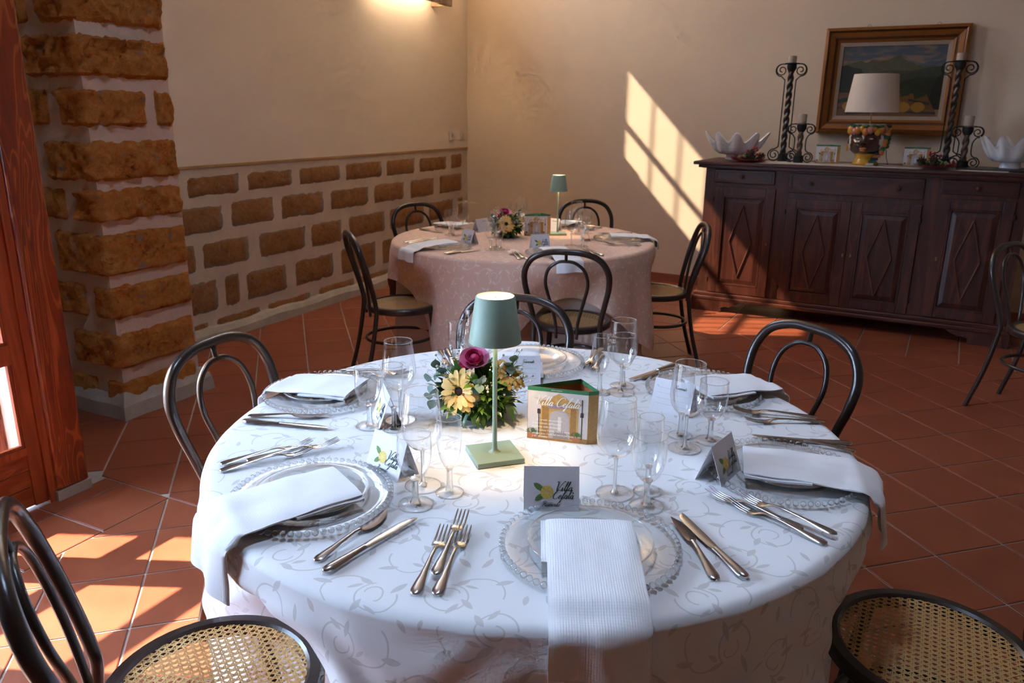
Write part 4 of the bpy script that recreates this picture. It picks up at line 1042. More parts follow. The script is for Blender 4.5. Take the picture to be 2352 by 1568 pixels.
rear('sunlit setting on the rear table', 62, 13, .03)
rear('rear table setting close to the room corner', 137, 14, -.05)
rear('rear table setting nearest the stone dado', 217, 15, .07)
# ------------------------------------------------------------------ centrepieces
M_SAGE = plain('lamp_sage_green', (0.29, 0.385, 0.29), 0.5, 0.0, 0.4, var=0.04, scale=200)
M_DIFF = emit('lamp_diffuser_lit', (1.0, 0.80, 0.52), 5.0)
M_LINER = plain('lamp_shade_inside', (0.85, 0.8, 0.7), 0.6)
LAMP_W = 2.3
def make_lamp():
    t = thing('table_lamp', 'lamp', 'lamp')
    q = MB(); q.box((0, 0, .006), (.108, .108, .012)); b = q.build('base', M_SAGE, t, 0); bv = b.modifiers.new('b', 'BEVEL'); bv.width = .0012; bv.segments = 2
    q = MB(); q.lathe([(.0001, .011), (.014, .012), (.009, .0145), (.0065, .019), (.0055, .028), (.0052, .15), (.0052, .30), (.0001, .301)], 16); q.build('stem', M_SAGE, t, 50)
    q = MB(); q.lathe([(.0575, .272), (.0425, .372), (.0405, .3735), (.0395, .371), (.0395, .369), (.0405, .366), (.0555, .272), (.0575, .272)], 48); q.build('shade', M_SAGE, t, 50)
    q = MB(); q.lathe([(.0001, .3685), (.0395, .3685), (.0395, .3665), (.0001, .3665)], 40); d = q.build('diffuser', M_DIFF, t, 30)
    q = MB(); q.lathe([(.0001, .371), (.004, .3705), (.0045, .3683), (.0001, .3683)], 12); q.build('screw', plain('lamp_screw', (0.5, 0.4, 0.28), 0.4), d, 40)
    ld = bpy.data.lights.new('lamp_light', 'SPOT'); ld.energy = LAMP_W; ld.color = (1.0, 0.72, 0.40); ld.spot_size = math.radians(105); ld.spot_blend = 0.6; ld.shadow_soft_size = .02
    lo = bpy.data.objects.new('lamp_light', ld); COL.objects.link(lo); lo.parent = t; lo.location = (0.0, -0.012, .355)
    return t
p1, p2 = at(1102.5, 1060, ZT + .012), at(1195, 1048, ZT + .012)
lamp_c = at(1136, 1037, ZT + .012)
lamp = make_lamp(); place(lamp, (lamp_c[0], lamp_c[1], ZT + .0004), math.atan2(p2[1] - p1[1], p2[0] - p1[0]), 'sage green table lamp glowing on the white table', 'cordless table lamps')
l2 = copy_tree(lamp); place(l2, (.283, 5.005, ZT + .0004), 0.05, 'sage green table lamp glowing on the rear table')

# flowers
M_LEAF = plain('leaf_dark_glossy', (0.055, 0.125, 0.02), 0.28, 0, 0.6, var=0.5, scale=9)
M_LEAFY = plain('leaf_young_green', (0.20, 0.34, 0.045), 0.32, 0, 0.5, var=0.35, scale=9)
M_EUC = plain('eucalyptus_leaf', (0.20, 0.30, 0.25), 0.55, var=0.2)
M_PETAL = plain('gerbera_petal', (0.90, 0.56, 0.17), 0.6, var=0.12, scale=60)
M_GRING = plain('gerbera_ring', (0.62, 0.16, 0.05), 0.7)
M_GEYE = plain('gerbera_eye', (0.035, 0.008, 0.008), 0.8)
M_ROSE = plain('rose_pink', (0.58, 0.035, 0.14), 0.55, var=0.35, scale=30)
M_ROSE2 = plain('rose_pale_pink', (0.70, 0.22, 0.36), 0.55, var=0.3, scale=30)
M_GYP = plain('gypsophila_white', (0.86, 0.86, 0.78), 0.7)
M_STEM = plain('stem_green', (0.10, 0.18, 0.05), 0.5)
M_BOWL = plain('bowl_green', (0.012, 0.085, 0.058), 0.18, 0, 0.6)
def leaf_mesh(name, L, w, mat, curl=.25, tip=.5):
    mb = MB(); vs = []; n = 6
    for i in range(n + 1):
        u = i / n; ww = w * (math.sin(PI * u ** (1 / (1 + tip))) ** .9 if 0 < u < 1 else 0.04)
        z = curl * L * (u * (1 - u)) * 1.6 - curl * L * .4 * u * u
        for x, dz in ((-1, .18), (0, 0), (1, .18)): vs.append((x * ww, u * L, z + dz * ww))
    mb.add(vs, [(i * 3 + a, i * 3 + a + 1, i * 3 + a + 4, i * 3 + a + 3) for i in range(n) for a in (0, 1)]); return mb.mesh(name, mat, 60)
LM = [leaf_mesh('leaf', .056, .0125, M_LEAF), leaf_mesh('leaf', .064, .0115, M_LEAF, .15), leaf_mesh('leaf', .042, .0085, M_LEAFY, .2), leaf_mesh('leaf', .026, .0125, M_EUC, .1, .2)]
def orient(o, base, d, roll=0.0):
    d = Vector(d).normalized(); q = d.to_track_quat('Y', 'Z'); o.rotation_mode = 'QUATERNION'
    from mathutils import Quaternion
    o.rotation_quaternion = q @ Quaternion((0, 1, 0), roll); o.location = Vector(base)
def gerbera(t, c, nrm, R, seed, eye=True):
    rd = random.Random(seed); e = MB()
    e.lathe([(.0001, .004), (R * .2, .0035), (R * .24, .001), (R * .2, -.004), (.0001, -.006)], 20); 
    g = e.build('gerbera', M_GEYE, t, 60); g.rotation_mode = 'QUATERNION'; g.rotation_quaternion = Vector(nrm).normalized().to_track_quat('Z', 'Y'); g.location = Vector(c)
    rg = MB(); rg.lathe([(R * .2, .004), (R * .27, .0065), (R * .36, .0045), (R * .34, .001), (R * .2, .002)], 24); rg.build('flower_ring', M_GRING, g, 60)
    vs = []; pm = MB(); n = 7
    for i in range(n + 1):
        u = i / n; ww = R * .135 * (.45 + 1.25 * u - 1.25 * u ** 5)
        for x in (-1, 0, 1): pm.v.append((x * ww, R * (.25 + .75 * u), .002 + .012 * u * (1 - u) - .002 * u + (abs(x)) * .0012))
    for i in range(n):
        for a in (0, 1): pm.f.append([i * 3 + a, i * 3 + a + 1, i * 3 + a + 4, i * 3 + a + 3]); pm.mi.append(0)
    me = pm.mesh('petal', M_PETAL, 60)
    for ring, k, tilt in ((0, 18, -.08), (1, 15, .12)):
        for i in range(k):
            p = link('petal', me, g); a = 2 * PI * (i + .5 * ring) / k + rd.uniform(-.06, .06)
            p.rotation_euler = (tilt + rd.uniform(-.12, .12), rd.uniform(-.15, .15), a); p.location = (0, 0, .001 * ring); s = rd.uniform(.9, 1.06) * (1 - .12 * ring); p.scale = (s, s, s)
def make_flowers():
    t = thing('flower_arrangement', 'flowers', 'flowers'); rd = random.Random(21)
    q = MB(); q.lathe([(.0001, .0), (.04, .0), (.046, .006), (.055, .022), (.060, .040), (.0575, .041), (.052, .024), (.0001, .012)], 40); q.build('bowl', M_BOWL, t, 40)
    q = MB(); q.lathe([(.0001, .045), (.04, .043), (.055, .034), (.0001, .03)], 20); q.build('foam', M_STEM, t, 60)
    def rosette(c, d, n, ms, spread=.9):
        d = Vector(d).normalized(); a = d.orthogonal().normalized(); b = d.cross(a)
        for i in range(n):
            an = 2 * PI * i / n + rd.uniform(-.3, .3); k = spread * rd.uniform(.55, 1.15)
            dd = d + (a * math.cos(an) + b * math.sin(an)) * k
            o = link('leaf', rd.choice(ms), t); orient(o, Vector(c) + Vector((rd.uniform(-1, 1), rd.uniform(-1, 1), rd.uniform(-1, 1))) * .004, dd, rd.uniform(-.5, .5)); s = rd.uniform(.8, 1.15); o.scale = (s, s, s)
    for i in range(13):                       # low skirt of leaves
        an = 2 * PI * i / 13; rosette((.052 * math.cos(an), .052 * math.sin(an), .048), (math.cos(an), math.sin(an), -.05 + rd.uniform(-.35, .15)), 6, [LM[0], LM[1], LM[0], LM[2]])
    for i in range(9):
        an = 2 * PI * (i + .3) / 9; rosette((.05 * math.cos(an), .05 * math.sin(an), .072), (math.cos(an), math.sin(an), .65), 6, [LM[0], LM[2], LM[1]])
    for k_ in range(12):                      # bright young tips all over the front and sides
        an = -PI * .98 + PI * .98 * k_ / 11; r_ = .062 + .018 * (k_ % 2); z_ = .050 + .030 * (k_ % 3)
        rosette((r_ * math.cos(an), r_ * math.sin(an), z_), (math.cos(an), math.sin(an), .25 + .3 * (k_ % 3)), 6, [LM[2], LM[0], LM[2]], .8)
    for c, d in (((.028, -.03, .082), (.45, -.5, .7)), ((.012, .02, .10), (.1, .1, 1)), ((.045, .02, .09), (.8, .2, .9)), ((-.01, -.045, .075), (.05, -.9, .6)), ((-.045, .03, .09), (-.5, .4, 1)), ((.03, -.055, .062), (.5, -.9, .25))): rosette(c, d, 7, [LM[2], LM[2], LM[0]], .7)
    for c, d in (((-.07, -.02, .075), (-1, -.1, .45)), ((-.065, -.035, .06), (-1, -.5, .1)), ((-.06, -.01, .09), (-.9, .0, .8)), ((-.012, -.07, .10), (.3, -.6, .4)), ((.055, 0, .10), (.7, -.2, 1))):
        d = Vector(d).normalized()
        q = MB(); c = Vector(c); q.tube([c, c + d * .03, c + d * .06 + Vector((0, 0, -.004))], .0009, 5); q.build('sprig', M_STEM, t, 60)
        for k in range(5):
            o = link('leaf', LM[3], t); sd_ = (-1) ** k; orient(o, c + d * (.012 + .012 * k), d * .4 + Vector((0, -.4, sd_ * .8)) + Vector((rd.uniform(-.3, .3),) * 3), rd.uniform(-.7, .7))
    gerbera(t, (-.042, -.072, .092), (-.45, -.85, .38), .056, 5)
    gerbera(t, (.076, -.02, .118), (.55, -.35, .85), .050, 6)
    gerbera(t, (.012, .045, .115), (.2, .4, 1.0), .040, 7)
    def rose(c, nrm, R):
        q = MB(); q.ball((0, 0, R * .2), R * .42, 10, 8)
        g = q.build('rose', M_ROSE, t, 60); g.rotation_mode = 'QUATERNION'; g.rotation_quaternion = Vector(nrm).normalized().to_track_quat('Z', 'Y'); g.location = Vector(c)
        for ring, (k, rr, hh, lean) in enumerate(((3, .45, .75, .05), (4, .62, .72, .18), (5, .85, .6, .42))):
            pm = MB()
            def pf(u, v, rr=rr, hh=hh, lean=lean, k=k):
                an = (u - .5) * 2 * PI / k * 1.35; r = R * (rr * (.35 + .65 * math.sin(min(1, v * 1.2) * PI / 2)) + lean * v * v)
                return (r * math.sin(an), r * math.cos(an), R * (-.35 + hh * 1.3 * v - .25 * (2 * u - 1) ** 2 * v))
            pm.grid(pf, 7, 6); me = pm.mesh('petal', M_ROSE if ring < 2 else M_ROSE2, 70)
            for i in range(k): p = link('petal', me, g); p.rotation_euler = (0, 0, 2 * PI * i / k + ring * .5)
    rose((-.008, .0, .150), (-.05, -.5, .9), .030); rose((-.03, .02, .128), (-.4, -.2, .8), .022)
    q = MB(); st = MB()
    for cx_, cy_, cz, n in ((-.085, .0, .125, 16), (-.06, .02, .155, 10), (.035, -.065, .10, 16), (.055, -.05, .135, 10), (.10, -.05, .085, 10), (.115, 0, .11, 8), (.03, .03, .155, 10), (.09, -.06, .13, 7), (.1, -.02, .165, 6)):
        root = Vector((cx_ * .4, cy_ * .4, .06))
        for i in range(n):
            p = Vector((cx_ + rd.gauss(0, .014), cy_ + rd.gauss(0, .012), cz + rd.gauss(0, .014)))
            q.ball(p, rd.uniform(.0022, .0038), 6, 5)
            st.tube([root + (p - root) * .55, p], .00035, 4)
    g_ = tag(q.build('baby_breath', M_GYP, t, 80), kind='stuff'); tag(st.build('thin_stems', M_STEM, t, 0), kind='stuff')
    return t
fc = at(1098, 955, ZT); fl_ = make_flowers()
place(fl_, (fc[0], fc[1], ZT + .0004), 0.0, 'flower arrangement with yellow gerbera and pink rose on the white table', 'flower arrangements in green bowls')
f2 = copy_tree(fl_); place(f2, (-.045, 4.87, ZT + .0004), 0.55, 'flower arrangement with yellow gerbera on the rear table')

# three-sided brochures
M_PAPER = plain('brochure_paper', (0.70, 0.64, 0.62), 0.35, var=0.05)
M_GREEN = plain('brochure_green', (0.035, 0.20, 0.085), 0.35)
M_OCHRE = plain('brochure_stone', (0.55, 0.33, 0.10), 0.4, var=0.35, scale=120)
M_OCHR2 = plain('brochure_stone_dark', (0.36, 0.19, 0.055), 0.4, var=0.35, scale=120)
M_GATE = plain('brochure_gate', (0.46, 0.42, 0.42), 0.4, var=0.2, scale=150)
M_PATH = plain('brochure_path', (0.30, 0.25, 0.24), 0.4, var=0.2)
M_POT = plain('brochure_pot', (0.50, 0.16, 0.06), 0.4)
M_PALM = plain('brochure_palm', (0.05, 0.12, 0.03), 0.4)
M_DARK = plain('brochure_iron', (0.04, 0.035, 0.04), 0.5)
M_SIGN = plain('brochure_sign', (0.30, 0.24, 0.29), 0.4)
M_PWHITE = plain('brochure_white_ink', (0.92, 0.90, 0.88), 0.4)
M_INSIDE = plain('brochure_inside', (0.42, 0.15, 0.05), 0.4, var=0.6, scale=25)
def make_brochure(full=True):
    t = thing('brochure', 'brochure', 'brochure'); w, h = .145, .132
    A, B, B2, Cc = Vector((0, 0, 0)), Vector((w, 0, 0)), Vector((w + .022, .012, 0)), Vector((.112, .085, 0))
    def panel(nm, p, q, m_, m2=None):
        d = (q - p).normalized(); n = Vector((d.y, -d.x, 0)); mb = MB(); th = .0004; Z = Vector((0, 0, h))
        mb.add([p, q, q + Z, p + Z, p - n * th, q - n * th, q - n * th + Z, p - n * th + Z], [(0, 1, 2, 3)], 0); o = 0
        mb.add([p - n * th, q - n * th, q - n * th + Z, p - n * th + Z], [(3, 2, 1, 0)], 1)
        mb.add([p + Z, q + Z, q - n * th + Z, p - n * th + Z], [(0, 1, 2, 3)], 1); return mb.build(nm, [m_, m2 or m_], t, 0)
    fr = panel('front_panel', A, B, M_PAPER, M_INSIDE); panel('side_flap', B, B2, M_OCHRE, M_INSIDE); panel('right_panel', B2, Cc, M_OCHR2, M_INSIDE); panel('left_panel', Cc, A, M_OCHRE, M_INSIDE)
    def band(nm, p, q, inside):
        d = (q - p).normalized(); n = Vector((d.y, -d.x, 0)) * (-1 if inside else 1); mb = MB(); Z0, Z1 = Vector((0, 0, h - .0095)), Vector((0, 0, h)); e = n * (.0008 if inside else .0004)
        mb.add([p + e + Z0, q + e + Z0, q + e + Z1, p + e + Z1], [(0, 1, 2, 3) if not inside else (3, 2, 1, 0)]); mb.build(nm, M_GREEN, t, 0)
    band('green_band', A, B, False); band('green_band', B, B2, False); band('green_band', B2, Cc, True); band('green_band', Cc, A, True)
    lay = [0]
    def F(k): M = Matrix(((1, 0, 0, 0), (0, 0, -1, 0), (0, 1, 0, 0), (0, 0, 0, 1))); M.translation = Vector((0, -.0003 - .00012 * k, 0)); return M
    P_ = lambda nm, pts, m_, k: flat(poly_mb(pts), F(k), nm, m_, fr)
    arch = [(.098 - .019 * math.cos(PI * i / 10) - .0, .062 + .016 * math.sin(PI * i / 10)) for i in range(11)]
    P_('printed_wall', [(.0, .0), (w, .0), (w, .012), (0, .012)], M_OCHR2, 1)
    P_('printed_arch', [(.026, .008), (.040, .006), (.118, .004), (.122, .004), (.122, .085), (.128, .098), (.098, .104), (.090, .112), (.075, .119), (.062, .112), (.054, .104), (.028, .098), (.034, .085)], M_OCHRE, 2)
    P_('printed_pillar', [(.036, .01), (.052, .01), (.052, .085), (.036, .085)], M_OCHR2, 3); P_('printed_pillar', [(.104, .008), (.118, .008), (.118, .085), (.104, .085)], M_OCHR2, 3)
    ar = [(.054, .006), (.102, .006)] + [(.078 + .024 * math.cos(PI * i / 10), .062 + .017 * math.sin(PI * i / 10)) for i in range(11)]
    P_('printed_gate', ar, M_GATE, 4); P_('printed_path', [(.062, .006), (.102, .006), (.092, .026), (.068, .026)], M_PATH, 5)
    P_('printed_gap', [(.074, .026), (.082, .026), (.082, .062), (.074, .062)], M_PAPER, 5)
    P_('printed_sign', [(.048, .081), (.098, .084), (.098, .094), (.048, .091)], M_SIGN, 5)
    for x in (.027, .130): P_('printed_lamp_post', [(x, .01), (x + .002, .01), (x + .002, .11 if x > .1 else .066), (x, .11 if x > .1 else .066)], M_DARK, 5); P_('printed_lantern', [(x - .003, .066), (x + .005, .066), (x + .004, .078), (x - .002, .078)], M_DARK, 6)
    for x in (.011, .118):
        P_('printed_pot', [(x - .008, .004), (x + .008, .004), (x + .011, .015), (x - .011, .015)], M_POT, 6)
        q = MB()
        for i in range(9):
            a = PI * (i + .5) / 9; d = (math.cos(a), math.sin(a)); L_ = .017
            q.add([(x, .015, 0), (x + d[0] * L_ * .55 - d[1] * .0015, .015 + d[1] * L_ * .7 + .002, 0), (x + d[0] * L_, .015 + d[1] * L_ * .75, 0), (x + d[0] * L_ * .55 + d[1] * .0015, .015 + d[1] * L_ * .55, 0)], [(0, 3, 2, 1)])
        flat(q, F(7), 'printed_palm', M_PALM, fr)
    flat(script('Villa Cefal\u00e0', .0235, .05, .42, .016, .088), F(9), 'lettering', M_PWHITE, fr)
    if full:
        for i, s_ in enumerate(('" ... la purezza dei contorni,', "la morbidezza dell'insieme,", 'la gamma delle sfumature,', '... che unisce il cielo, mare e terra,', "chi l'ha visto l'avr\u00e0 nel cuore per tutta la vita\"")):
            flat(text_mb(s_, .0066, .35).xform(Matrix.Translation((.012, .049 - .0088 * i, 0))), F(9), 'lettering', M_PWHITE, fr)
        flat(text_mb('J.W. Goethe', .0072, .35).xform(Matrix.Translation((.012, .006, 0))), F(9), 'lettering', M_PWHITE, fr)
        flat(text_mb('AGRITURISMO', .0042, 0).xform(Matrix.Translation((.056, .1255, 0))), F(9), 'lettering', M_PWHITE, fr)
    return t
bro = make_brochure()
b1, b2 = at(1210.5, 1005, ZT), at(1349, 1021, ZT)
place(bro, (b1[0], b1[1], ZT + .0004), math.atan2(b2[1] - b1[1], b2[0] - b1[0]), 'three-sided printed brochure beside the lamp on the white table', 'three-sided brochures')
o = copy_tree(bro); place(o, (.07, 4.934, ZT + .0004), .05, 'three-sided printed brochure beside the lamp on the rear table')
# ------------------------------------------------------------------ sideboard
M_MAHO = m_grain('mahogany_dark', (0.030, 0.0070, 0.0038), (0.078, 0.0185, 0.0090), (0.115, 0.030, 0.013), (6, 6, 0.7), 0.42, 5.0)
M_MAHOH = m_grain('mahogany_dark_across', (0.032, 0.0075, 0.0042), (0.085, 0.0205, 0.0098), (0.125, 0.034, 0.015), (0.7, 6, 6), 0.38, 5.0)
M_BRASS = plain('old_brass', (0.35, 0.2, 0.08), 0.4, 0.9)
SU = az(119.0); SV = np.array([-SU[1], SU[0], 0]); F0 = np.array([1.486, 6.165, 0]); SRZ = math.atan2(SU[1], SU[0]); SDP = 0.60
SB = thing('sideboard', 'long dark mahogany sideboard with diamond carved doors', 'sideboard', F0, SRZ)
ZS = 1.165
def bev(o, w=.004, s=2):
    b = o.modifiers.new('b', 'BEVEL'); b.width = w; b.segments = s; b.limit_method = 'ANGLE'; return o
q = MB(); q.bbox((0, 0, .12), (2.13, SDP, 1.125)); q.build('carcass', M_MAHO, SB, 0)
q = MB(); q.bbox((-.085, -.075, 1.140), (2.215, SDP + .02, ZS)); bev(q.build('top', M_MAHOH, SB, 0), .008, 3)
q = MB(); q.bbox((-.05, -.045, 1.118), (2.18, SDP + .01, 1.140)); q.bbox((-.025, -.022, 1.100 + .014), (2.155, SDP, 1.120)); bev(q.build('cornice', M_MAHOH, SB, 0), .006, 2)
q = MB(); q.bbox((-.022, -.022, .118), (2.152, SDP, .150)); q.bbox((-.036, -.036, .088), (2.166, SDP, .120)); bev(q.build('base_moulding', M_MAHOH, SB, 0), .008, 2)
def footpoly(s):                              # bracket foot, scrolled inner edge
    p = [(0, 0), (.235, 0), (.245, .015), (.238, .03), (.25, .042), (.28, .048), (.31, .045), (.325, .058), (.345, .062), (.365, .075), (.385, .088), (0, .088)]
    return [(-.034 + x, z) if s < 0 else (2.164 - x, z) for x, z in p]
for s in (-1, 1):
    q = MB(); pp = footpoly(s); n = len(pp)
    q.add([(x, -.034, z) for x, z in pp] + [(x, -.008, z) for x, z in pp], [tuple(range(n)), tuple(range(2 * n - 1, n - 1, -1))] + [(i, n + i, n + (i + 1) % n, (i + 1) % n) for i in range(n)])
    q.build('bracket_foot', M_MAHO, SB, 0)
    for y0 in (-.008, SDP - .2): q = MB(); q.bbox((-.034 if s < 0 else 2.138, y0, 0), (-.008 if s < 0 else 2.164, y0 + .2, .088)); q.build('side_foot', M_MAHO, SB, 0)
def door(a0, a1, z0, z1, hinge, key):
    fw_ = .068; q = MB(); y0, y1 = -.018, 0.0
    for lo, hi in (((a0, y0, z0), (a0 + fw_, y1, z1)), ((a1 - fw_, y0, z0), (a1, y1, z1)), ((a0 + fw_, y0, z0), (a1 - fw_, y1, z0 + fw_)), ((a0 + fw_, y0, z1 - fw_), (a1 - fw_, y1, z1))): q.bbox(lo, hi)
    d = bev(q.build('door', M_MAHO, SB, 0), .003, 2)
    b0, b1, c0, c1 = a0 + fw_, a1 - fw_, z0 + fw_, z1 - fw_; e = .045
    q = MB(); q.add([(b0, -.002, c0), (b1, -.002, c0), (b1, -.002, c1), (b0, -.002, c1), (b0 + e, -.0145, c0 + e), (b1 - e, -.0145, c0 + e), (b1 - e, -.0145, c1 - e), (b0 + e, -.0145, c1 - e)], [(0, 1, 5, 4), (1, 2, 6, 5), (2, 3, 7, 6), (3, 0, 4, 7), (4, 5, 6, 7)]); q.build('panel', M_MAHO, d, 0)
    q = MB(); 
    for lo, hi in (((b0, -.020, c0), (b0 + .01, -.002, c1)), ((b1 - .01, -.020, c0), (b1, -.002, c1)), ((b0, -.020, c0), (b1, -.002, c0 + .01)), ((b0, -.020, c1 - .01), (b1, -.002, c1))): q.bbox(lo, hi)
    q.build('panel_moulding', M_MAHO, d, 0)
    mx, mz = (b0 + b1) / 2, (c0 + c1) / 2; P4 = [(mx, mz + .275), (b1 - .075, mz), (mx, mz - .275), (b0 + .075, mz)]
    for i in range(4):
        p, r_ = P4[i], P4[(i + 1) % 4]; q = MB(); q.tube([(p[0], -.0165, p[1]), (r_[0], -.0165, r_[1])], .0075, 6); q.build('diamond_moulding', M_MAHO, d, 0)
    kx = key; q = MB(); q.bbox((kx - .005, -.021, mz - .012), (kx + .005, -.017, mz + .012)); q.build('keyhole', M_BRASS, d, 0)
    for z in (z0 + .1, z1 - .1): q = MB(); q.tube([(hinge, -.016, z - .016), (hinge, -.016, z + .016)], .006, 8); q.build('hinge', M_IRON, d, 60)
door(.083, .537, .155, .98, .079, .505); door(.625, 1.070, .152, .922, .621, 1.052); door(1.073, 1.518, .152, .922, 1.522, 1.105); door(1.62, 2.06, .155, .98, 2.064, 1.652)
def drawer(a0, a1, z0, z1, knobs):
    q = MB(); q.bbox((a0, -.014, z0), (a1, 0, z1)); d = bev(q.build('drawer', M_MAHOH, SB, 0), .006, 2)
    q = MB()
    for lo, hi in (((a0 + .02, -.021, z0 + .018), (a1 - .02, -.013, z0 + .026)), ((a0 + .02, -.021, z1 - .026), (a1 - .02, -.013, z1 - .018)), ((a0 + .02, -.021, z0 + .018), (a0 + .028, -.013, z1 - .018)), ((a1 - .028, -.021, z0 + .018), (a1 - .02, -.013, z1 - .018))): q.bbox(lo, hi)
    q.build('drawer_moulding', M_MAHOH, d, 0)
    for k_ in knobs:
        q = MB(); q.lathe([(.0001, .034), (.010, .032), (.0155, .025), (.013, .017), (.007, .011), (.009, .0), (.0001, -.001)], 20); q.xform(Matrix.Rotation(PI / 2, 4, 'X')).xform(Matrix.Translation((k_, -.013, (z0 + z1) / 2))); q.build('knob', M_MAHO, d, 60)
drawer(.068, .522, 1.008, 1.110, [.285]); drawer(.618, 1.516, .962, 1.102, [.78, 1.355]); drawer(1.612, 2.066, 1.008, 1.106, [1.83])

def sbp(a, d, z=ZS): p = F0 + SU * a + SV * d; return (p[0], p[1], z)
# runner
q = MB(); q.grid(lambda u, v: (.02 + 1.62 * u, -.05 + .42 * v, .0022 + .0008 * math.sin(u * 90) * math.sin(v * 9)), 60, 8)
rn = q.build('table_runner', plain('runner_linen', (0.55, 0.50, 0.45), 0.85), None, 60, loc=sbp(0.35, 0.0), rz=SRZ); tag(rn, 'pale linen runner lying along the sideboard top', 'runner')
q = MB(); q.bbox((0, 0, .0004), (.52, .34, .012)); o = bev(q.build('tray', plain('tray_dark', (0.03, 0.02, 0.018), 0.4), None, 0, loc=sbp(1.62 + .36, .05), rz=SRZ)); o.location = Vector(sbp(1.68, .09)); tag(o, 'dark flat tray under the shell bowl at the sideboard end', 'tray')

# shell-shaped bowls
M_CERA = plain('ceramic_white', (0.72, 0.69, 0.66), 0.18, 0, 0.6, var=0.03)
def make_shell():
    t = thing('shell_bowl', 'bowl', 'bowl'); q = MB(); nu, nv = 140, 22
    def sf(u, v, th=0.0):
        a = 2 * PI * u; rib = math.cos(a * 10 + PI / 2)                # nine folds of the clam shell
        rr = .088 + .142 * (v ** .45) - th; amp = .025 + .085 * v ** .9
        r = rr * (1 + amp * (abs(rib) ** .8) * (1 if rib > 0 else -1) * min(1, v * 3)); x, y = r * math.cos(a), r * .66 * math.sin(a)
        z = .042 + .125 * v ** 1.25 + .038 * v ** 4 * rib + .0035 * math.sin(v * 34 + rib) * v
        x += .012 * v ** 6 * math.cos(a); z += .012 * v * abs(math.cos(a)) ** 2
        return (x * .98, y, z + th * .2)
    q.grid(lambda u, v: sf(u, v), nu, nv, cu=True); n1 = len(q.v); q.grid(lambda u, v: sf(u, v, .006), nu, nv, cu=True)
    for i in range(nu): a, b = (nv - 1) * nu + i, (nv - 1) * nu + (i + 1) % nu; q.f.append([a, b, n1 + b, n1 + a]); q.mi.append(0)
    q.f.append([i for i in range(nu)][::-1]); q.mi.append(0)
    q.build('bowl', M_CERA, t, 80)
    q = MB(); q.lathe([(.0001, .0), (.072, .0), (.078, .006), (.074, .02), (.07, .035), (.085, .05), (.0001, .055)], 40, squash=(1, .72)); q.build('foot', M_CERA, t, 50); return t
sh = make_shell(); place(sh, sbp(.137, .31), SRZ, 'white ceramic clam shell bowl beside the red pinecone plate, nearest the window light', 'white shell bowls')
o = copy_tree(sh); place(o, sbp(2.0, .27, ZS + .0122), SRZ + .9, 'white ceramic clam shell bowl on the dark tray at the sideboard end')

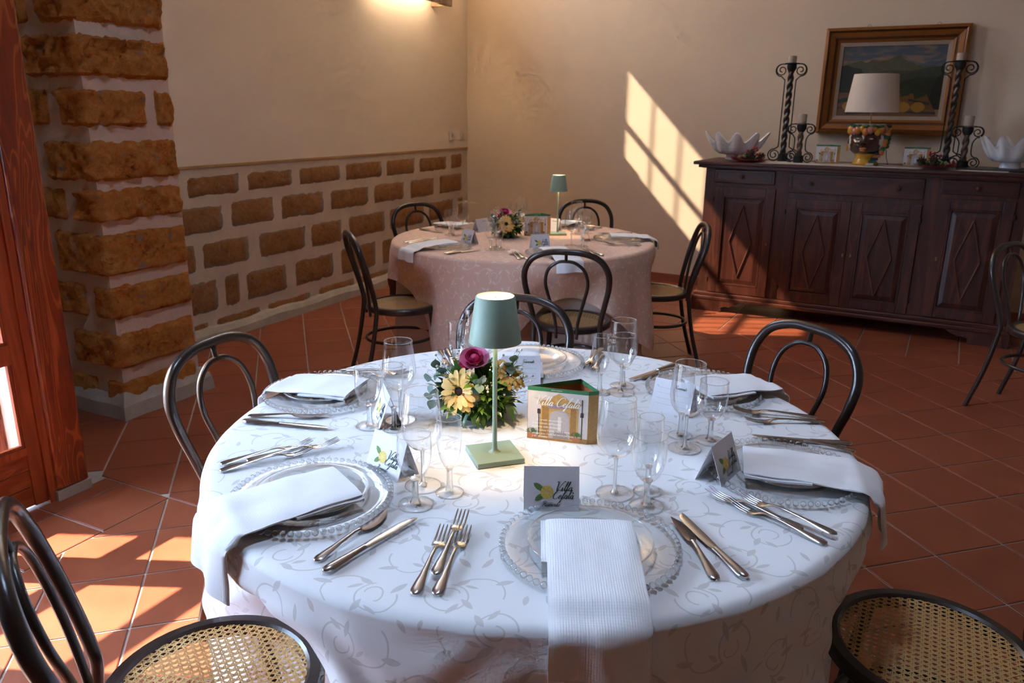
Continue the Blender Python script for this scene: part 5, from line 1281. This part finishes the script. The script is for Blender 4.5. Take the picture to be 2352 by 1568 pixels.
# candlesticks: twisted stem between wrought scrolls
M_TWIST = plain('twisted_wood_dark', (0.030, 0.017, 0.011), 0.3, 0.1, 0.6, var=0.3)
M_TWIST2 = plain('twisted_wood_brown', (0.075, 0.035, 0.018), 0.35, 0.0, 0.5, var=0.3)
M_WAX = plain('candle_wax', (0.36, 0.28, 0.21), 0.6, var=0.1)
def spiral(cx_, cz, r0, a0, turns, sgn):
    pts = []
    for i in range(int(22 * turns) + 1):
        k = i / (22 * turns); a = a0 + sgn * 2 * PI * turns * k; r = r0 * (1 - .78 * k); pts.append((cx_ + r * math.cos(a), 0, cz + r * math.sin(a)))
    return pts
def make_stick(nm, H_, hs, tm, wx, ch):
    t = thing(nm, nm, 'candlestick'); r = .021 if H_ > .5 else .020
    q = MB(); nz = int(H_ * 110); z0, z1 = .05, H_ - .05
    def tw(u, v):
        a = 2 * PI * u; ph = (z0 + (z1 - z0) * v) * 52; rr = r * (.62 + .48 * abs(math.cos(a * 1.0 - ph)))
        return (rr * math.cos(a), rr * math.sin(a), z0 + (z1 - z0) * v)
    q.grid(tw, 24, nz * 2, cu=True); q.build('twisted_stem', tm, t, 80)
    q = MB(); q.lathe([(.0001, 0), (.036, 0), (.034, .05), (.024, .058), (.0001, .06)], 20); q.build('base_block', M_IRON, t, 40)
    q = MB(); q.lathe([(.0001, H_ - .06), (.022, H_ - .058), (.035, H_ - .035), (.034, H_ - .004), (.0001, H_ - .004)], 20); q.build('cap_block', M_IRON, t, 40)
    q = MB(); q.lathe([(.0001, H_ - .002), (.05, H_ - .002), (.052, H_ + .002), (.0001, H_ + .002)], 28); q.build('drip_tray', M_IRON, t, 40)
    for s in (-1, 1):
        q = MB(); R = hs
        top = [(s * x, y, z) for x, y, z in spiral(.040 + R * .62, H_ - .004 - R, R, PI / 2, 1.55, -1)]
        # outer wire: from the tray round the upper scroll, down beside the stem, into the lower scroll
        wire = [(s * .036, 0, H_ - .004), (s * (.04 + R * .62), 0, H_ - .004)]
        q.tube(top, .0042, 6)
        arc = [(s * (.040 + R * .62 + R * math.cos(PI / 2 - a)), 0, H_ - .004 - R + R * math.sin(PI / 2 - a)) for a in np.linspace(0, PI, 12)]
        dn_ = [(s * .046, 0, H_ - .02 - 2 * R - .006), (s * .040, 0, H_ - .045 - 2 * R), (s * .040, 0, H_ * .5), (s * .040, 0, .045 + 2 * R), (s * .046, 0, .020 + 2 * R)]
        bot = [(s * (.040 + R * .62 + R * math.cos(PI / 2 - a)), 0, .006 + R + R * math.sin(PI / 2 - a)) for a in np.linspace(0, PI, 12)]
        q.tube(spline(wire + arc[1:] + dn_ + bot, 3), .0042, 6)
        q.tube([(s * x, y, z) for x, y, z in spiral(.040 + R * .62, .006 + R, R, -PI / 2, 1.5, -1)], .0042, 6)
        q.build('wire_scroll', M_IRON, t, 70)
    q = MB(); q.lathe([(.0001, H_ + .002), (wx, H_ + .002), (wx * 1.02, H_ + ch - .004), (wx * .9, H_ + ch + .003), (wx * .7, H_ + ch - .006), (.0001, H_ + ch - .009)], 24); c = q.build('candle', M_WAX, t, 50)
    q = MB(); q.tube([(0, 0, H_ + ch - .01), (.001, 0, H_ + ch + .006)], .0015, 5); q.build('wick', M_IRON, c, 0); return t
tall = make_stick('tall_candlestick', .715, .044, M_TWIST, .030, .048); short = make_stick('short_candlestick', .285, .036, M_TWIST2, .030, .066)
place(tall, sbp(.50, .30), SRZ, 'tall iron candlestick with twisted stem standing clear of the painting', 'candlesticks on the sideboard'); place(short, sbp(.635, .20), SRZ, 'short candlestick beside the tall one left of the painting', 'candlesticks on the sideboard')
o = copy_tree(tall); place(o, sbp(1.605, .37), SRZ, 'tall iron candlestick overlapping the painting frame', 'candlesticks on the sideboard'); o = copy_tree(short); place(o, sbp(1.715, .25), SRZ, 'short candlestick between the painting and the far shell bowl', 'candlesticks on the sideboard')

# red plates with pine cones
M_RED = plain('plate_red', (0.30, 0.012, 0.016), 0.3)
M_CONE = plain('pinecone_brown', (0.075, 0.035, 0.022), 0.7, var=0.4); M_BERRY = plain('berry_red', (0.35, 0.012, 0.015), 0.3); M_FIR = plain('fir_green', (0.06, 0.10, 0.03), 0.6, var=0.4); M_MOSS = plain('moss_pale_green', (0.20, 0.25, 0.10), 0.8, var=0.3); M_FLUFF = plain('straw_dark_red', (0.20, 0.015, 0.02), 0.8)
def make_redplate():
    t = thing('red_plate', 'plate', 'plate'); rd = random.Random(5)
    q = MB(); vs = []; n = 48
    q.grid(lambda u, v: ((.03 + .10 * v) * (1 + .06 * v * math.cos(10 * PI * u)) * math.cos(2 * PI * u), (.03 + .10 * v) * (1 + .06 * v * math.cos(10 * PI * u)) * math.sin(2 * PI * u), .003 + .018 * v ** 2), n, 6, cu=True); q.f.append(list(range(n))[::-1]); q.mi.append(0)
    q.build('dish', M_RED, t, 60)
    def cone(c, L, R, tilt):
        q = MB(); q.ball((0, 0, 0), R * .6, 10, 8, sq=(1, 1, L / R * .8)); k = 46
        for i in range(k):
            f = (i + .5) / k; a = i * 2.39996; z = -L * .85 + 1.7 * L * f; rr = R * math.sin(PI * (.12 + .8 * f)) ** .8
            p = Vector((rr * math.cos(a), rr * math.sin(a), z)); e = Vector((math.cos(a), math.sin(a), .5)).normalized(); s_ = Vector((-math.sin(a), math.cos(a), 0)); b = R * .26
            o_ = q.add([p * .55 + s_ * b * .5, p * .55 - s_ * b * .5, p + e * b * .5 - s_ * b * .7, p + e * b * 1.0, p + e * b * .5 + s_ * b * .7, p + e * .2 * b - Vector((0, 0, b * .35))], [(0, 1, 2, 3, 4), (0, 4, 5), (4, 3, 5), (3, 2, 5), (2, 1, 5)])
        q.xform(Matrix.Translation(c) @ Matrix.Rotation(tilt, 4, 'Y')); q.build('pinecone', M_CONE, t, 0)
    cone((.012, -.01, .055), .042, .036, .5); cone((.075, .03, .045), .034, .028, 1.2)
    for i, (x, y, z) in enumerate(((.03, -.03, .10), (.055, -.02, .09), (-.01, -.04, .085), (.06, -.045, .06), (.045, .0, .105), (-.045, -.05, .04))): q = MB(); q.ball((x, y, z), .0105, 10, 7); q.build('berry', M_BERRY, t, 80)
    q = MB()
    for i in range(90):
        a = rd.uniform(0, 6.28); r_ = rd.uniform(.02, .08); c = Vector((r_ * math.cos(a) + .02, r_ * math.sin(a), .02)); d = Vector((math.cos(a), math.sin(a), rd.uniform(.2, 1.2))).normalized() * rd.uniform(.03, .06); s_ = Vector((-math.sin(a), math.cos(a), 0)) * .004
        q.add([c - s_, c + s_, c + d * .6 + s_, c + d, c + d * .6 - s_], [(0, 1, 2, 3, 4)])
    tag(q.build('sprigs', M_FIR, t, 0), kind='stuff')
    q = MB(); 
    for i in range(26): q.ball((-.05 + rd.gauss(0, .018), -.02 + rd.gauss(0, .018), .03 + abs(rd.gauss(0, .012))), .008, 6, 5)
    tag(q.build('moss', M_MOSS, t, 80), kind='stuff')
    q = MB()
    for i in range(70):
        a, b = rd.uniform(0, 6.28), rd.uniform(0, 1.4); d = Vector((math.cos(a) * math.cos(b), math.sin(a) * math.cos(b), math.sin(b))); q.tube([(-.10, -.03, .02), Vector((-.10, -.03, .02)) + d * rd.uniform(.025, .045)], .0011, 4)
    tag(q.build('red_straw', M_FLUFF, t, 0), kind='stuff'); return t
rp = make_redplate(); place(rp, sbp(.305, .065), SRZ, 'red plate of pine cone and berries in front of the near shell bowl', 'red plates with pine cones'); o = copy_tree(rp); place(o, sbp(1.55, .055, ZS + .004), SRZ + 2.6, 'red plate of pine cone and greens before the tall framed candlestick')

# brochures on the sideboard
bs = copy_tree(bro); place(bs, sbp(.755, .20, ZS + .004), SRZ + .12, 'three-sided brochure on the sideboard beside the short candlestick'); bs = copy_tree(bro); place(bs, sbp(1.345, .20, ZS + .004), SRZ + .12, 'three-sided brochure on the sideboard next to the ceramic head lamp')

# ceramic head lamp
M_FACE = plain('glaze_dark_brown', (0.050, 0.018, 0.012), 0.12, 0, 0.7, var=0.2); M_SCARF = plain('glaze_cream', (0.50, 0.43, 0.36), 0.25, var=0.1); M_YEL = plain('glaze_yellow', (0.50, 0.24, 0.02), 0.15); M_ORA = plain('glaze_orange', (0.44, 0.15, 0.03), 0.18, var=0.3, scale=20); M_GRN = plain('glaze_green', (0.04, 0.10, 0.035), 0.2, var=0.3); M_BLU = plain('glaze_dark_blue', (0.02, 0.03, 0.06), 0.2); M_PINK = plain('glaze_pink', (0.42, 0.16, 0.11), 0.2)
M_SHADE = plain('shade_fabric', (0.60, 0.50, 0.40), 0.85, var=0.03, scale=100)
hl = thing('head_lamp', 'ceramic head-shaped lamp with cream shade before the painting', 'lamp', sbp(1.10, .19, ZS + .004), SRZ - .08)
q = MB(); nu, nv = 64, 40
def hf(u, v):
    a = 2 * PI * u - PI / 2; z = -1 + 2 * v                     # face looks along local -y
    r = math.sqrt(max(0.0, 1 - abs(z) ** 2.6)); fx, fy = math.cos(a), math.sin(a)
    x, y, zz = .128 * r * fx, .120 * r * fy, .105 * z
    if fy < 0 and v > .02 and v < .98:
        fr_ = (-fy) ** 2; nx = fx / max(.2, -fy)
        y -= .034 * math.exp(-(nx / .16) ** 2) * (math.exp(-((z - .02) / .16) ** 2) * 1.0 + .5 * math.exp(-((z - .25) / .2) ** 2)) * fr_          # nose
        y += .012 * (math.exp(-((abs(nx) - .42) / .2) ** 2) * math.exp(-((z - .2) / .12) ** 2))           # eye hollows
        y -= .010 * math.exp(-((z - .42) / .08) ** 2) * math.exp(-((abs(nx) - .42) / .3) ** 2)            # brows
        y -= .012 * math.exp(-(nx / .35) ** 2) * math.exp(-((z + .62) / .16) ** 2)                       # chin
        y -= .007 * math.exp(-((abs(nx) - .5) / .25) ** 2) * math.exp(-((z + .1) / .2) ** 2)              # cheeks
    return (x, y, .165 + zz)
q.grid(hf, nu, nv, cu=True)
for k_, f in enumerate(q.f):
    c = np.mean([q.v[i] for i in f], axis=0); q.mi[k_] = 0 if (c[1] < -.030 and abs(c[0] + .004) < .098 and c[2] < .228) else 1
q.build('head', [M_FACE, M_SCARF], hl, 80)
q = MB(); q.lathe([(.0001, 0), (.085, 0), (.09, .012), (.072, .035), (.066, .06), (.085, .085), (.0001, .09)], 36); q.build('neck', M_YEL, hl, 60)
q = MB(); q.lathe([(.085, .235), (.105, .25), (.108, .285), (.10, .287), (.094, .255), (.085, .24)], 36); q.build('crown_rim', M_SCARF, hl, 50)
for s in (-1, 1):
    q = MB(); q.ball((s * .042 - .004, -.109, .186), .013, 12, 8, sq=(1.3, .5, .42)); q.build('eye', M_SCARF, hl, 80)
    q = MB(); q.tube(spline([(s * .022 - .004, -.118, .205), (s * .045 - .004, -.119, .213), (s * .07 - .004, -.104, .204)], 4), .004, 6); q.build('eyebrow', M_FACE, hl, 80)
q = MB(); q.ball((-.004, -.128, .118), .021, 14, 8, sq=(1.25, .5, .38)); q.ball((-.004, -.127, .108), .018, 12, 8, sq=(1.1, .5, .4)); q.build('lips', M_ORA, hl, 80)
for s in (-1, 1):
    q = MB(); q.tube(spline([(s * .004 - .004, -.134, .131), (s * .03 - .004, -.124, .138), (s * .05 - .004, -.108, .150), (s * .046 - .004, -.112, .160)], 4), [.004] * 13, 6); q.build('moustache', M_FACE, hl, 80)
q = MB(); q.ball((-.118, -.035, .165), .024, 12, 8, sq=(.4, .8, 1.1)); q.build('ear', M_FACE, hl, 80)
q = MB(); q.tube([(-.126, -.045, .140), (-.127, -.047, .098)], [.004, .009], 8); q.build('earring', M_YEL, hl, 60)
rd = random.Random(9)
for i in range(17):
    a = PI * (.95 + 1.1 * i / 16) + .0; r_ = .122; zz = .245 + .012 * math.sin(i * 2.1)
    q = MB(); q.ball((r_ * math.cos(a), r_ * .95 * math.sin(a), zz), rd.uniform(.021, .029), 12, 8, sq=(1, 1, 1.15)); q.build('fruit', [M_ORA, M_PINK, M_ORA, M_YEL][i % 4], hl, 80)
for i in range(9):
    a = PI * (1.0 + 1.0 * i / 8); q = MB(); q.ball((.124 * math.cos(a), .118 * math.sin(a), .272), .02, 8, 6, sq=(1.2, 1.2, .6)); q.build('leaf_cluster', M_GRN, hl, 80)
for i in range(6):
    q = MB(); q.ball((.128 - .004 * i, -.03 - .004 * i, .222 - .026 * i), .026 - .001 * i, 12, 8, sq=(.9, 1, 1)); q.build('fruit', M_ORA if i % 3 != 1 else M_GRN, hl, 80)
    if i < 4: q = MB(); q.ball((.145 - .003 * i, -.02, .212 - .026 * i), .014, 8, 6); q.build('leaf_cluster', M_GRN, hl, 80)
for i, m_ in enumerate((M_BLU, M_ORA, M_BLU, M_GRN, M_SCARF)):
    q = MB(); q.box((.092 - .012 * i, -.052 - .004 * i, .085 - .019 * i), (.05, .03, .019), .25); bev(q.build('scarf_stripe', m_, hl, 0), .004, 2)
q = MB(); q.tube([(0, 0, .25), (0, 0, .42)], .004, 8); q.build('rod', M_BRASS, hl, 60)
q = MB(); q.lathe([(.178, .366), (.146, .622), (.144, .622), (.176, .366), (.178, .366)], 56); sh_ = q.build('lamp_shade', M_SHADE, hl, 40)
for s in (0, 2.1, 4.2): q = MB(); q.tube([(0, 0, .40), (.165 * math.cos(s), .165 * math.sin(s), .39)], .0016, 5); q.build('shade_ring_arm', M_BRASS, sh_, 0)
q = MB(); q.tube([(.03, .05, .28), (.07, .10, .30), (.10, .12, .2), (.12, .10, .06), (.14, .09, .002)], .002, 6); q.build('cord', M_IRON, hl, 60)

# ------------------------------------------------------------------ painting
M_GOLD = plain('frame_gilt_brown', (0.26, 0.095, 0.018), 0.32, 0.35, 0.6, var=0.3, scale=18); M_GOLD2 = plain('frame_gilt_dark', (0.10, 0.03, 0.008), 0.3, 0.3, 0.6, var=0.3); M_LIN = plain('frame_liner_cream', (0.34, 0.25, 0.18), 0.7)
PS0, PS1, PZ0, PZ1 = 3.392, 4.388, 1.374, 2.163
pc = CN + UB * PS0 + NB * .012; PWd, PHt = PS1 - PS0, PZ1 - PZ0
pt = thing('painting', 'gilt framed landscape painting with lemons above the sideboard', 'painting', (pc[0], pc[1], PZ0), math.atan2(UB[1], UB[0]))
def ringframe(nm, i0, i1, y0, y1, m_):        # mitred moulding between two insets, rising from depth y0 to y1
    for k_ in range(4):
        q = MB(); o_ = [(i0, i0), (PWd - i0, i0), (PWd - i0, PHt - i0), (i0, PHt - i0)]; n_ = [(i1, i1), (PWd - i1, i1), (PWd - i1, PHt - i1), (i1, PHt - i1)]
        a, b, c, d = o_[k_], o_[(k_ + 1) % 4], n_[(k_ + 1) % 4], n_[k_]
        q.add([(a[0], -y0, a[1]), (b[0], -y0, b[1]), (c[0], -y1, c[1]), (d[0], -y1, d[1]), (a[0], .01, a[1]), (b[0], .01, b[1]), (c[0], .01, c[1]), (d[0], .01, d[1])], [(0, 1, 2, 3), (0, 4, 5, 1), (2, 6, 7, 3), (7, 6, 5, 4)]); q.build(nm, m_, pt, 0)
ringframe('frame', 0, .022, .055, .062, M_GOLD); ringframe('frame', .022, .036, .056, .046, M_GOLD2); ringframe('frame', .036, .072, .050, .036, M_GOLD); ringframe('frame', .072, .090, .030, .024, M_GOLD2); ringframe('frame', .090, .108, .030, .022, M_GOLD)
ringframe('liner', .106, .136, .020, .014, M_LIN)
c0 = .136; cw, chh = PWd - 2 * c0, PHt - 2 * c0
def m_sky():
    t = NT('painted_sky'); co = t.coord('Object', (3, 1, 11)); f = t.noise(co, 1.6, 5, 0.6, 0.8)
    sp = t.n('SeparateXYZ'); t.l(t.coord('Object'), sp.inputs[0]); g = t.math('MULTIPLY_ADD', sp.outputs[2], 2.2, -1.0)
    t.bsdf(t.mix(t.ramp(t.math('ADD', f, t.math('MULTIPLY', g, 0.3)), [(0.35, (0, 0, 0)), (0.62, (1, 1, 1))]), (0.26, 0.15, 0.055), (0.05, 0.065, 0.085)), 0.5); return t.m
q = MB(); q.add([(c0, -.008, c0), (c0 + cw, -.008, c0), (c0 + cw, -.008, c0 + chh), (c0, -.008, c0 + chh)], [(0, 1, 2, 3)]); cv = q.build('canvas', m_sky(), pt, 0)
def pp(nm, pts, m_, k_): q = MB(); q.add([(c0 + x * cw, -.008 - .0002 * k_, c0 + y * chh) for x, y in pts], [tuple(range(len(pts)))]); q.build(nm, m_, cv, 0)
pm = lambda n_, c, v=.5, s=14: plain('painted_' + n_, c, 0.5, var=v, scale=s)
pp('painted_mountain', [(0, .4), (1, .4), (1, .70), (.88, .72), (.80, .70), (.72, .74), (.62, .80), (.56, .87), (.52, .85), (.45, .80), (.38, .79), (.30, .81), (.25, .76), (.18, .80), (.10, .76), (0, .72)], pm('mountain', (0.065, 0.06, 0.025)), 1)
pp('painted_hills', [(0, .3), (1, .3), (1, .71), (.86, .69), (.7, .64), (.5, .66), (.3, .62), (.15, .66), (0, .60)], pm('hills', (0.030, 0.034, 0.010), .8, 30), 2)
pp('painted_valley', [(0, .2), (1, .2), (1, .52), (.8, .56), (.6, .5), (.4, .54), (.2, .5), (0, .52)], pm('valley', (0.016, 0.020, 0.007), .8, 30), 3)
pp('painted_trees', [(0, .25), (.24, .25), (.26, .5), (.2, .68), (.12, .7), (.05, .74), (0, .72)], pm('trees', (0.008, 0.010, 0.005)), 4); pp('painted_trees', [(.9, .1), (1, .1), (1, .6), (.94, .55), (.9, .4)], pm('trees', (0.008, 0.010, 0.005)), 4)
pp('painted_cloth', [(0, 0), (.98, 0), (.97, .06), (.86, .32), (0, .34)], pm('cloth', (0.15, 0.062, 0.018), .6, 10), 5)
for a in ((0, .1, .25, .14), (.1, .02, .5, .05), (.62, .05, .97, .03), (.7, .22, .9, .16)): pp('painted_stripe', [(a[0], a[1]), (a[2], a[3]), (a[2], a[3] + .035), (a[0], a[1] + .03)], pm('stripe', (0.03, 0.028, 0.025)), 6)
for x, y in ((.12, .14), (.56, .2), (.66, .13), (.80, .13), (.3, .12), (.42, .15)): pp('painted_lemon', [(x + .062 * math.cos(a) * (1 + .12 * (abs(math.sin(a)) < .2)), y + .075 * math.sin(a)) for a in np.linspace(0, 2 * PI, 20)[:-1]], pm('lemon', (0.30, 0.16, 0.012), .3), 7)
for pts in ([(.0, .18), (.14, .22), (.22, .30), (.12, .28), (0, .24)], [(.62, .28), (.7, .3), (.72, .4), (.64, .42)], [(.76, .24), (.86, .3), (.84, .38), (.74, .32)]): pp('painted_leaf', pts, pm('leaf', (0.012, 0.03, 0.01)), 8)
for x in (.30, .78): q = MB(); q.tube([(PWd * x + .012 * math.cos(a), .0, PHt + .008 + .012 * math.sin(a)) for a in np.linspace(0, 2 * PI, 12)[:-1]], .002, 5, True); q.build('hanging_ring', M_BRASS, pt, 60)

# ------------------------------------------------------------------ timber wall lamp high on the white wall
M_LAMPW = m_wood('lamp_timber_pale', (0.20, 0.13, 0.07), (0.30, 0.205, 0.12), (0.38, 0.27, 0.17), (1.2, 9, 14), 0.6, 0.3)
cr = onplane(1036, 16, L0 + NE * .20, NE); tR = float((cr - L0) @ EL); zL = float(cr[2]); tl = tR - 0.62
wl = thing('wall_lamp', 'pale timber wall lamp shining on the white wall above the dado', 'lamp', L0 + EL * (tR - .55) + np.array([0, 0, zL]), math.atan2(EL[1], EL[0]))
q = MB(); q.bbox((-.55, -.20, .012), (.36, -.175, .24)); q.build('front_board', M_LAMPW, wl, 0); q = MB(); q.bbox((.34, -.215, 0), (.55, -.185, .25)); bev(q.build('front_board', M_LAMPW, wl, 0), .006, 3)
for s in (-1, 1): q = MB(); q.bbox((s * .55 - .012, -.19, .01), (s * .55 + .012, 0, .24)); q.build('side_board', M_LAMPW, wl, 0)
q = MB(); q.tube([(-.45, -.09, .16), (.45, -.09, .16)], .016, 12); q.build('tube_bulb', emit('lamp_tube_lit', (1.0, 0.80, 0.52), 2.5), wl, 60)
wd_ = bpy.data.lights.new('wall_lamp_light', 'AREA'); wd_.shape = 'RECTANGLE'; wd_.size, wd_.size_y = .9, .05; wd_.energy = 2.2; wd_.color = (1.0, 0.84, 0.62)
wo_ = bpy.data.objects.new('wall_lamp_light', wd_); COL.objects.link(wo_); wo_.parent = wl; wo_.location = (0, -.09, .13)
ud_ = wd_.copy(); ud_.energy = 75.0; ub_ = bpy.data.objects.new('wall_lamp_uplight', ud_); COL.objects.link(ub_); ub_.parent = wl; ub_.location = (0, -.09, .19); ub_.rotation_euler = (PI, 0, 0)
